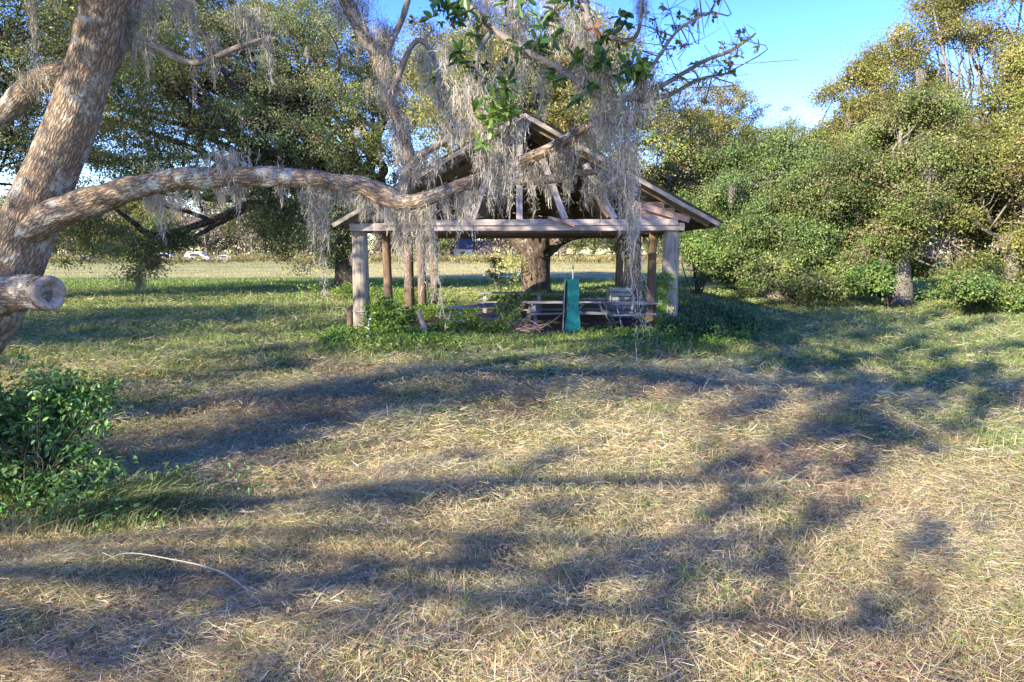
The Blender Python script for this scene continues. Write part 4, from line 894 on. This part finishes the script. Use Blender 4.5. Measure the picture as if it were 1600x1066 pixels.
# the healed stub of a sawn-off limb
sb = MB(); A = pix([(-20, 470, 8.1, 31), (20, 459, 7.95, 29), (48, 457, 7.85, 27), (74, 458, 7.76, 27)], 40); tube(sb, A[:, :3], A[:, 3], 40, .07, 6.6, (6, 1.4)); st = sb.build('limb_stub', M_BARK, oak, True)
cb = MB(); e = A[-1, :3]; dr = nrm(A[-1, :3] - A[-6, :3]); rr = A[-1, 3]
th = np.linspace(0, 2 * PI, 40)
uu = nrm(np.cross(dr, [0, 0, 1])); vv = np.cross(uu, dr)
V = []; B = []
prof = [(1.0, -.06), (1.03, .0), (.95, .055), (.78, .07), (.6, .045), (.5, .0), (.42, -.05), (.22, -.06), (.0, -.05)]
for pr_, z in prof:
    for t_ in th[:-1]:
        q_ = pr_ * rr * (1 + .05 * math.sin(3 * t_ + 1)); sx = q_ * math.cos(t_) * (1 if pr_ > .55 else .62); V.append(e + uu * sx + vv * q_ * math.sin(t_) + dr * (z + .01 * math.sin(5 * t_))); B.append((pr_ * math.cos(t_) * .3, pr_ * math.sin(t_) * .3, z))
k = 39; q = [(i * k + j, i * k + (j + 1) % k, (i + 1) * k + (j + 1) % k, (i + 1) * k + j) for i in range(len(prof) - 1) for j in range(k)]
cb.add(V, q, None, None, B); cb.build('healed_cut', M_CUT, st, True)
# crown overhead (above the picture) and the leaf sprays that hang into it
fb = MB(); top = A
lobes = [[-5, 6, 9.6, 3.6, 3, 1.6], [-9, 3, 9, 4, 4.5, 2.6], [-3, 9, 10.5, 3.2, 3, 1.2], [-8.5, 10, 10.6, 4, 3.6, 2], [-12, 7, 8.5, 4, 4, 2.5], [-16, 5, 8.4, 4, 4, 2], [-13, 3, 8.8, 4, 4, 2], [-17, 9, 8, 4, 4, 2]]
cl = crown_points(lobes, 820, .5); foliage(fb, cl, 50, .6, .13, .07, OAK)
sk_ = MB(); limbs(sk_, np.array(pt(185, -200, 7.5)), cl[R.choice(820, 44)], .12, 8); sk_.build('upper_limbs', M_BARK_D, oak, True)
fb.build('crown', M_LEAF, oak)
def spray(pts, n, L, W, cols, rc=.07, per=7, name='leaf_spray', up=.5):
    """Whorls of broad leaves on short twigs at given pixels."""
    for (px, py, d_, rpx) in pts:
        fb = MB(); m = max(1, int(n * rpx / 30)); c = pt(px, py, d_)[None] + R.normal(size=(m, 3)) * (rpx * d_ / F * .55)
        for ci in c:
            ax = nrm(R.normal(size=3) + [0, 0, -.1]); k = per + R.integers(0, 4); P = np.repeat(ci[None], k, 0) + ax * (R.random((k, 1)) * .05)
            fw = nrm(R.normal(size=(k, 3)) + ax * .6); leaves(fb, P, np.cross(fw, R.normal(size=(k, 3))) + [0, 0, up], L * (.6 + .6 * R.random(k)), W * (.7 + .5 * R.random(k)), palette(k, cols), 'ovate', fw)
        fb.build(name, M_LEAF_G, oak)
        c0 = pt(px, py, d_); allp = np.vstack([A_[:, :3] for A_ in BR.values()]); q0 = allp[np.argmin(np.linalg.norm(allp - c0, axis=1))]; tb_ = MB()
        tube(tb_, spline(np.array([q0, (q0 + c0) / 2 + .03 * R.normal(size=3), c0, c0 + .05 * R.normal(size=3)]), 12), np.linspace(.006, .002, 12), 5, .1)
        for ci in c: tube(tb_, spline(np.array([c0, (ci + c0) / 2 + .015 * R.normal(size=3), ci]), 7), np.linspace(.0035, .0015, 7), 4)
        tb_.build('twig', M_BARK_G, oak, True)
BIG = [(.045, .10, .028), (.07, .145, .035), (.03, .07, .025), (.10, .17, .045)]; BRI = [(.12, .215, .035), (.16, .25, .045), (.09, .165, .03)]
spray([(705, 40, 5.5, 30), (740, 35, 5.4, 26), (715, 80, 5.4, 24), (745, 110, 5.4, 20), (800, 30, 5.4, 26), (830, 95, 5.3, 26), (855, 40, 5.3, 26), (880, 110, 5.2, 28), (930, 95, 5.2, 26), (950, 115, 5.2, 26), (905, 150, 5.25, 22), (985, 100, 5.2, 22), (790, 130, 5.3, 24), (870, 15, 5.3, 26), (940, 60, 5.2, 24), (1000, 120, 5.2, 20), (970, 30, 5.2, 18), (690, 10, 5.5, 24)], 4.6, .105, .042, BIG)
spray([(780, 150, 5.2, 20), (765, 190, 5.2, 22), (790, 178, 5.2, 18), (750, 180, 5.2, 14), (985, 105, 5.15, 16), (770, 205, 5.2, 16), (1000, 95, 5.15, 12)], 5.5, .095, .04, BRI, name='bright_spray')
tw = [(1060, 40), (1090, 25), (1110, 18), (1040, 75), (1150, 70), (1172, 60), (1130, 82), (1100, 100), (1060, 118), (1090, 122), (1030, 130), (1140, 110), (1010, 105), (1025, 50), (1010, 20), (1045, 15), (1120, 95), (1075, 70)]
spray([(a, b, 5.3, 16) for a, b in tw], 5., .05, .022, OAK_D + OAK, per=6, name='twig_leaves')
for a, b in tw:
    tb2 = MB(); c = pt(a, b, 5.3)
    for k in range(4): e2 = c + R.normal(size=3) * .09; tube(tb2, spline(np.array([c + .05 * R.normal(size=3), c, c * .5 + e2 * .5 + .02 * R.normal(size=3), e2]), 8), np.linspace(.003, .0012, 8), 4)
    tb2.build('twig', M_BARK_G, oak, True)
for k in range(60):
    key = ['over', 'over2', 'over3', 'over4', 'kink', 'arm', 'thin', 'rise'][k % 8]; A = BR[key]; p = A[R.integers(len(A) // 3, len(A)), :3]; tb2 = MB()
    tube(tb2, spline(np.array([p, p + R.normal(size=3) * .1, p + R.normal(size=3) * .22 + [0, 0, -.04]]), 7), np.linspace(.006, .002, 7), 4, .1); tb2.build('twig', M_BARK_G, oak, True)
fb = MB(); c = pt(928, 43, 5.1); fw = nrm(R.normal(size=(5, 3)) + [0, 0, -.5]); leaves(fb, np.repeat(c[None], 5, 0), np.cross(fw, R.normal(size=(5, 3))), .075 + 0 * fw[:, 0], .035, palette(5, [(.50, .17, .05), (.42, .13, .04)]), 'ovate', fw); fb.build('dead_leaves', M_LEAF_G, oak)
spray([(720, 20, 5.6, 34), (790, 70, 5.5, 34), (860, 80, 5.5, 34), (900, 20, 5.4, 34), (960, 80, 5.3, 30), (990, 150, 5.3, 26), (840, 150, 5.5, 24), (740, 150, 5.5, 22)], 5., .06, .028, OAK_D, per=8, name='small_leaf_spray')
spray([(240, 40, 8, 30), (300, 90, 8, 20), (370, 30, 7.9, 30), (430, 50, 7.9, 26), (180, 70, 8.6, 30), (660, 40, 7, 24), (690, 110, 7, 20), (640, 180, 7.05, 20), (560, 60, 7.2, 20)], 3.2, .06, .03, OAK_D, per=6, name='small_leaf_spray')

# ------------------------------------------------------------------ Spanish moss hanging from the oak
def swag(px, y0, y1, wpx, d_, lab, dens=1., drift=(0, 0), th=None, taper=.75, group='moss swags on the leaning oak', name='moss_swag'):
    t = pt(px, y0, d_); L = (y1 - y0) * d_ / F; mb = MB()
    beard(mb, t, L, wpx * d_ / F, dens, th or .0058 * d_ / 6, drift, taper=taper)
    tag(mb.build(name, M_MOSS, None, False, loc=t), lab, 'spanish moss', group)
for a in [
    (968, 160, 330, 64, 5.3, 'thick upper beard of pinkish moss at the branch end, over the right roof slope', .75),
    (978, 220, 560, 46, 5.35, 'longest moss beard, tapering down past the right posts to the weeds', .95, (.10, 0), None, .8),
    (745, 120, 292, 70, 5.4, 'wide curly pale moss swag left of the bright leaves', .85),
    (722, 150, 250, 40, 5.5, 'short pale moss swag at the left rim of the curly mass', .7),
    (792, 190, 345, 44, 5.35, 'hanging pale moss tail below the bright leaves, reaching the gable boards', 1.2, (.05, 0)),
    (765, 230, 330, 30, 5.4, 'narrow pale moss tail left of the one below the bright leaves', 1.1, (.03, 0)),
    (812, 0, 235, 40, 5.5, 'tall dense moss column rising out of the picture above the gable', .85),
    (760, -20, 130, 56, 5.6, 'pinkish moss curtain among the dark broad leaves', .9),
    (905, 40, 190, 52, 5.3, 'loose pink moss curtain between dark leaf whorls', 1.),
    (870, -20, 110, 50, 5.5, 'moss curtain high under the top edge above the ridge', .9),
    (932, 110, 240, 50, 5.3, 'matted moss swag left of the longest beard', 1.),
    (1012, 125, 200, 42, 5.3, 'short wide moss fringe right of the longest beard', 1.1, (0, 0), None, .3),
    (1003, -10, 80, 20, 5.2, 'slender moss tassel against open blue sky', 1.),
    (592, 40, 150, 46, 7.15, 'shaggy moss on the rising stem left of centre', 1.1),
    (560, 0, 70, 40, 7.25, 'shaggy moss on the thick stem at the top edge', 1.),
    (612, 130, 210, 30, 7.1, 'moss below the fork of the rising stem', 1.),
    (626, 190, 318, 34, 7.05, 'dense grey moss wrapped down the lower rising stem', 1.2),
    (664, 80, 170, 30, 7., 'grey moss swag hanging from the thin arm near the sky gap', .9),
    (690, 135, 215, 26, 6.9, 'grey moss swag at the drooping end of the thin arm', .9),
    (672, 235, 300, 44, 7., 'moss fringe under the kinked branch, left of the gable', .8),
    (486, 285, 400, 18, 7.2, 'long grey moss strip under the middle of the long limb', 1.1, (.04, 0)),
    (500, 285, 470, 12, 7.2, 'longest thin grey moss strip under the middle of the long limb', 1.3, (.03, 0)),
    (372, 268, 335, 40, 7.45, 'tangle of grey moss on the bump of the long limb', .9),
    (352, 244, 280, 60, 7.45, 'wispy dry moss heaped on top of the long limb', .8, (0, 0), None, .1),
    (250, 270, 385, 9, 7.7, 'single thin moss string near the trunk end of the long limb', 1.5),
    (638, 325, 400, 30, 6.9, 'moss tuft under the bend of the long limb, on the left gable', 1.),
    (618, 320, 445, 14, 6.95, 'slanting moss string before the left brown post', 1.2, (.12, 0)),
    (655, 320, 475, 12, 6.85, 'straight moss string before the second left posts', 1.2, (.06, 0)),
    (672, 315, 510, 14, 6.8, 'slanting long moss string ending above the splintered stump', 1.2, (.09, 0)),
    (720, 292, 378, 20, 6.7, 'moss tail crossing the tie beam left of centre', 1.1),
    (740, 284, 370, 10, 6.6, 'thin moss thread crossing the tie beam', 1.3),
    (832, 250, 345, 20, 6.4, 'moss tail over the middle of the open gable', 1.),
    (893, 215, 340, 20, 6.3, 'moss tail before the right gable struts', .8),
    (914, 268, 335, 14, 6.3, 'thin moss fringe from the low branch before the right struts', .8),
    (860, 282, 305, 22, 6.4, 'short fringe of moss under the low branch', .7),
    (940, 275, 330, 24, 6.2, 'small moss fringe at the end of the low branch', .8),
    (530, 10, 60, 26, 7.25, 'small moss shag on the outer side of the thick top stem', .9),
    (600, 70, 190, 22, 7.1, 'narrow moss streamer between the two forks of the rising stem', .9),
    (706, 175, 260, 20, 6.8, 'moss tuft at the lower tip of the thin arm', .9),
    (645, 250, 300, 22, 7., 'dense small moss tuft at the foot of the kinked branch', 1.),
    (850, 90, 190, 34, 5.4, 'loose moss swag hanging over the ridge of the roof', .8),
    (700, 60, 150, 30, 5.6, 'loose moss swag at the left of the dark leaf whorls', .8),
    (440, 270, 320, 20, 7.3, 'short moss fringe under the limb left of the long strips', .8),
    (545, 285, 330, 20, 7.1, 'short moss fringe under the limb right of the long strips', .8),
    (305, 280, 345, 8, 7.6, 'short thin moss string under the limb near the trunk', 1.1),
    (275, 0, 50, 26, 8., 'pale moss clump at the top edge right of the trunk', .8),
    (330, 60, 130, 20, 7.85, 'moss streamer in the middle of the thin high branch', .9),
    (236, 0, 75, 22, 8., 'grey moss streamer beside the leaning trunk at the top edge', 1.),
    (228, 60, 120, 18, 8., 'grey moss streamer below the one at the top edge', .9),
    (300, 0, 158, 10, 7.9, 'long thin moss thread right of the leaning trunk', 1.3),
    (200, 10, 110, 40, 8.2, 'shaggy moss hugging the back limb behind the trunk', .9),
    (48, 0, 105, 9, 8.6, 'thin moss thread left of the leaning trunk', 1.3),
    (60, 120, 160, 60, 8.7, 'grey moss mat along the limb left of the trunk', .8, (0, 0), None, .2),
    (390, 20, 90, 46, 7.8, 'pale moss tangle on the thin high branch', .9),
    (420, 60, 130, 12, 7.7, 'moss string at the tip of the thin high branch', 1.1)]:
    swag(*a)
# small wisps along the long limb
wl = []
for k in range(46):
    A = LIMB if k % 6 else BR['low' if k % 4 else 'kink']; i = R.integers(len(A) // 7, len(A) - 2); p = A[i, :3] - np.array([0, 0, A[i, 3] * .7]); mb = MB()
    beard(mb, p, .12 + .3 * R.random(), .06 + .08 * R.random(), 1., .006, step=.04)
    tag(mb.build('moss_wisp', M_MOSS, None, False, loc=p), 'small grey wisp of moss clinging under the long limb or its side branches', 'spanish moss', 'small moss wisps under the limb')

# ------------------------------------------------------------------ neighbouring oaks to the left and behind the viewpoint (they shade the lawn)
def shade_oak(x, y, lab, lobes, nc, per, s=.16, nl=40, r0=.2, extra=None, rc=.75):
    return tree('live_oak', lab, (x, y), [(x, y, -.2, .6), (x, y, 1.5, .5), (x + .3, y, 3, .42), (x + .5, y, 6, .25)], (x + .2, y, 3), lobes, nc, per, rc, s, s * .55, OAK, nl, r0, M_BARK_D, 0, 'oaks outside the left edge of the lawn', .3, extra=extra)
SV = np.array([math.sin(SUN_AZ), math.cos(SUN_AZ)])
def shading_limbs(root, pts, z0, z1, origin, ln=(1.4, 3.0), rc=.13, per=26, nm='outer_limb'):
    """Leafy limbs high over or beside the lawn whose shadows fall as streaks on it."""
    for px, py in pts:
        dd = HC * F / (py - HOR); z = z0 + (z1 - z0) * R.random(); g = np.array([gx(px, dd), dd]); c = np.append(g - SV * z * 2.356, z)
        a = SUN_AZ - .05 + .13 * R.normal(); L = ln[0] + (ln[1] - ln[0]) * R.random(); dv = np.array([math.sin(a), math.cos(a), .12 * R.normal()])
        p0, p1 = c - dv * L / 2, c + dv * L / 2; tb = MB(); fb = MB()
        P = spline(np.array([origin, (np.asarray(origin) + p0) / 2 + [0, 0, .5], p0, c + .12 * R.normal(size=3), p1]), 26); tube(tb, P, np.linspace(.05, .012, 26), 6, .15)
        n = int(5 + L * 4); t = R.random(n)[:, None] ** .8; cl = p0 + (p1 - p0) * t + R.normal(size=(n, 3)) * [.10, .10, .06]
        cl2 = p1 + R.normal(size=(6, 3)) * [.16, .16, .08]; cl = np.vstack([cl, cl2])
        limbs(tb, p0 + (p1 - p0) * np.vstack([t * .9, np.full((6, 1), .85)]), cl, .008, 4)
        ob = tb.build(nm, M_BARK_D, root, True); foliage(fb, cl, per, rc, .085, .045, OAK); fb.build('limb_leaves', M_LEAF, ob)
o1 = shade_oak(-16, -3, 'oak behind and left of the viewpoint', [[-11, -.3, 6.5, 3.4, 2.0, 1.0], [-14.5, 3.6, 6.8, 2.4, 2, 1.1], [-8, 1.3, 6, 2.8, 1.7, .7], [-12.8, .6, 6, 3, 1, .5], [-6.5, 2.2, 6.2, 2.2, 1.2, .6], [-10, 2.4, 6, 2.6, 1.7, .7], [-5.5, 4.5, 6.6, 2, 1.2, .5], [-13, 2.5, 6.2, 2.4, 1.6, .7]], 760, 22, .085, 44, .06, rc=.15)
shading_limbs(o1, [(600, 805), (330, 990), (760, 880), (690, 735), (850, 745), (1110, 840), (1200, 790), (1340, 740), (1440, 920), (1060, 1010), (640, 985), (400, 900), (1250, 880), (880, 950), (1150, 740), (180, 1040)], 5.4, 7., (-15.7, -3, 4.), (1.2, 2.8), .09, 18)
shading_limbs(oak, [(1300, 570), (1420, 545), (1500, 590), (1230, 610), (1380, 515), (1530, 510), (1350, 640), (1260, 530), (1450, 500), (1560, 550), (1600, 620), (1180, 660), (1470, 650), (1320, 500), (1580, 480), (1290, 690)], 8.4, 9.6, tuple(pt(185, -240, 7.5)), (2.2, 4.6), .2, 60)
shading_limbs(oak, [(1250, 580), (1360, 560), (1480, 560), (1540, 640), (1440, 610), (1330, 530), (1500, 520), (1200, 560), (1400, 680), (1550, 590)], 8.4, 9.4, tuple(pt(185, -240, 7.5)), (1.6, 3.4), .17, 60)
o2 = shade_oak(-26, 9, 'oak left of the lawn, outside the view', [[-24, 11, 6.5, 4.5, 4, 2.4], [-28, 7, 7, 4, 4, 2.6], [-22, 6, 6, 3, 3, 1.6], [-27, 13, 6, 4, 3, 2]], 420, 60)
shading_limbs(o2, [(300, 500), (430, 520), (200, 520), (350, 545), (480, 500), (250, 470), (150, 490), (400, 480), (320, 590), (220, 560), (470, 550), (130, 540)], 5.6, 7., (-25.7, 9, 4.5), (2., 4.), .22, 60)
shade_oak(-43, 16, 'oak farther left of the lawn, outside the view', [[-43, 16, 7.5, 6, 5, 3], [-48, 20, 7, 5, 5, 2.6], [-39, 13, 7, 4, 4, 2], [-36, 20, 6.5, 4, 4, 2]], 420, 60, .2)
shade_oak(-66, 40, 'oak standing alone left of the field, outside the view', [[-66, 40, 8, 6, 4, 3], [-61, 41, 7, 4, 3, 2], [-72, 40, 7, 5, 3, 2.4]], 300, 60, .25)

for o in COL.objects:
    if '_loc' in o.keys(): del o['_loc']
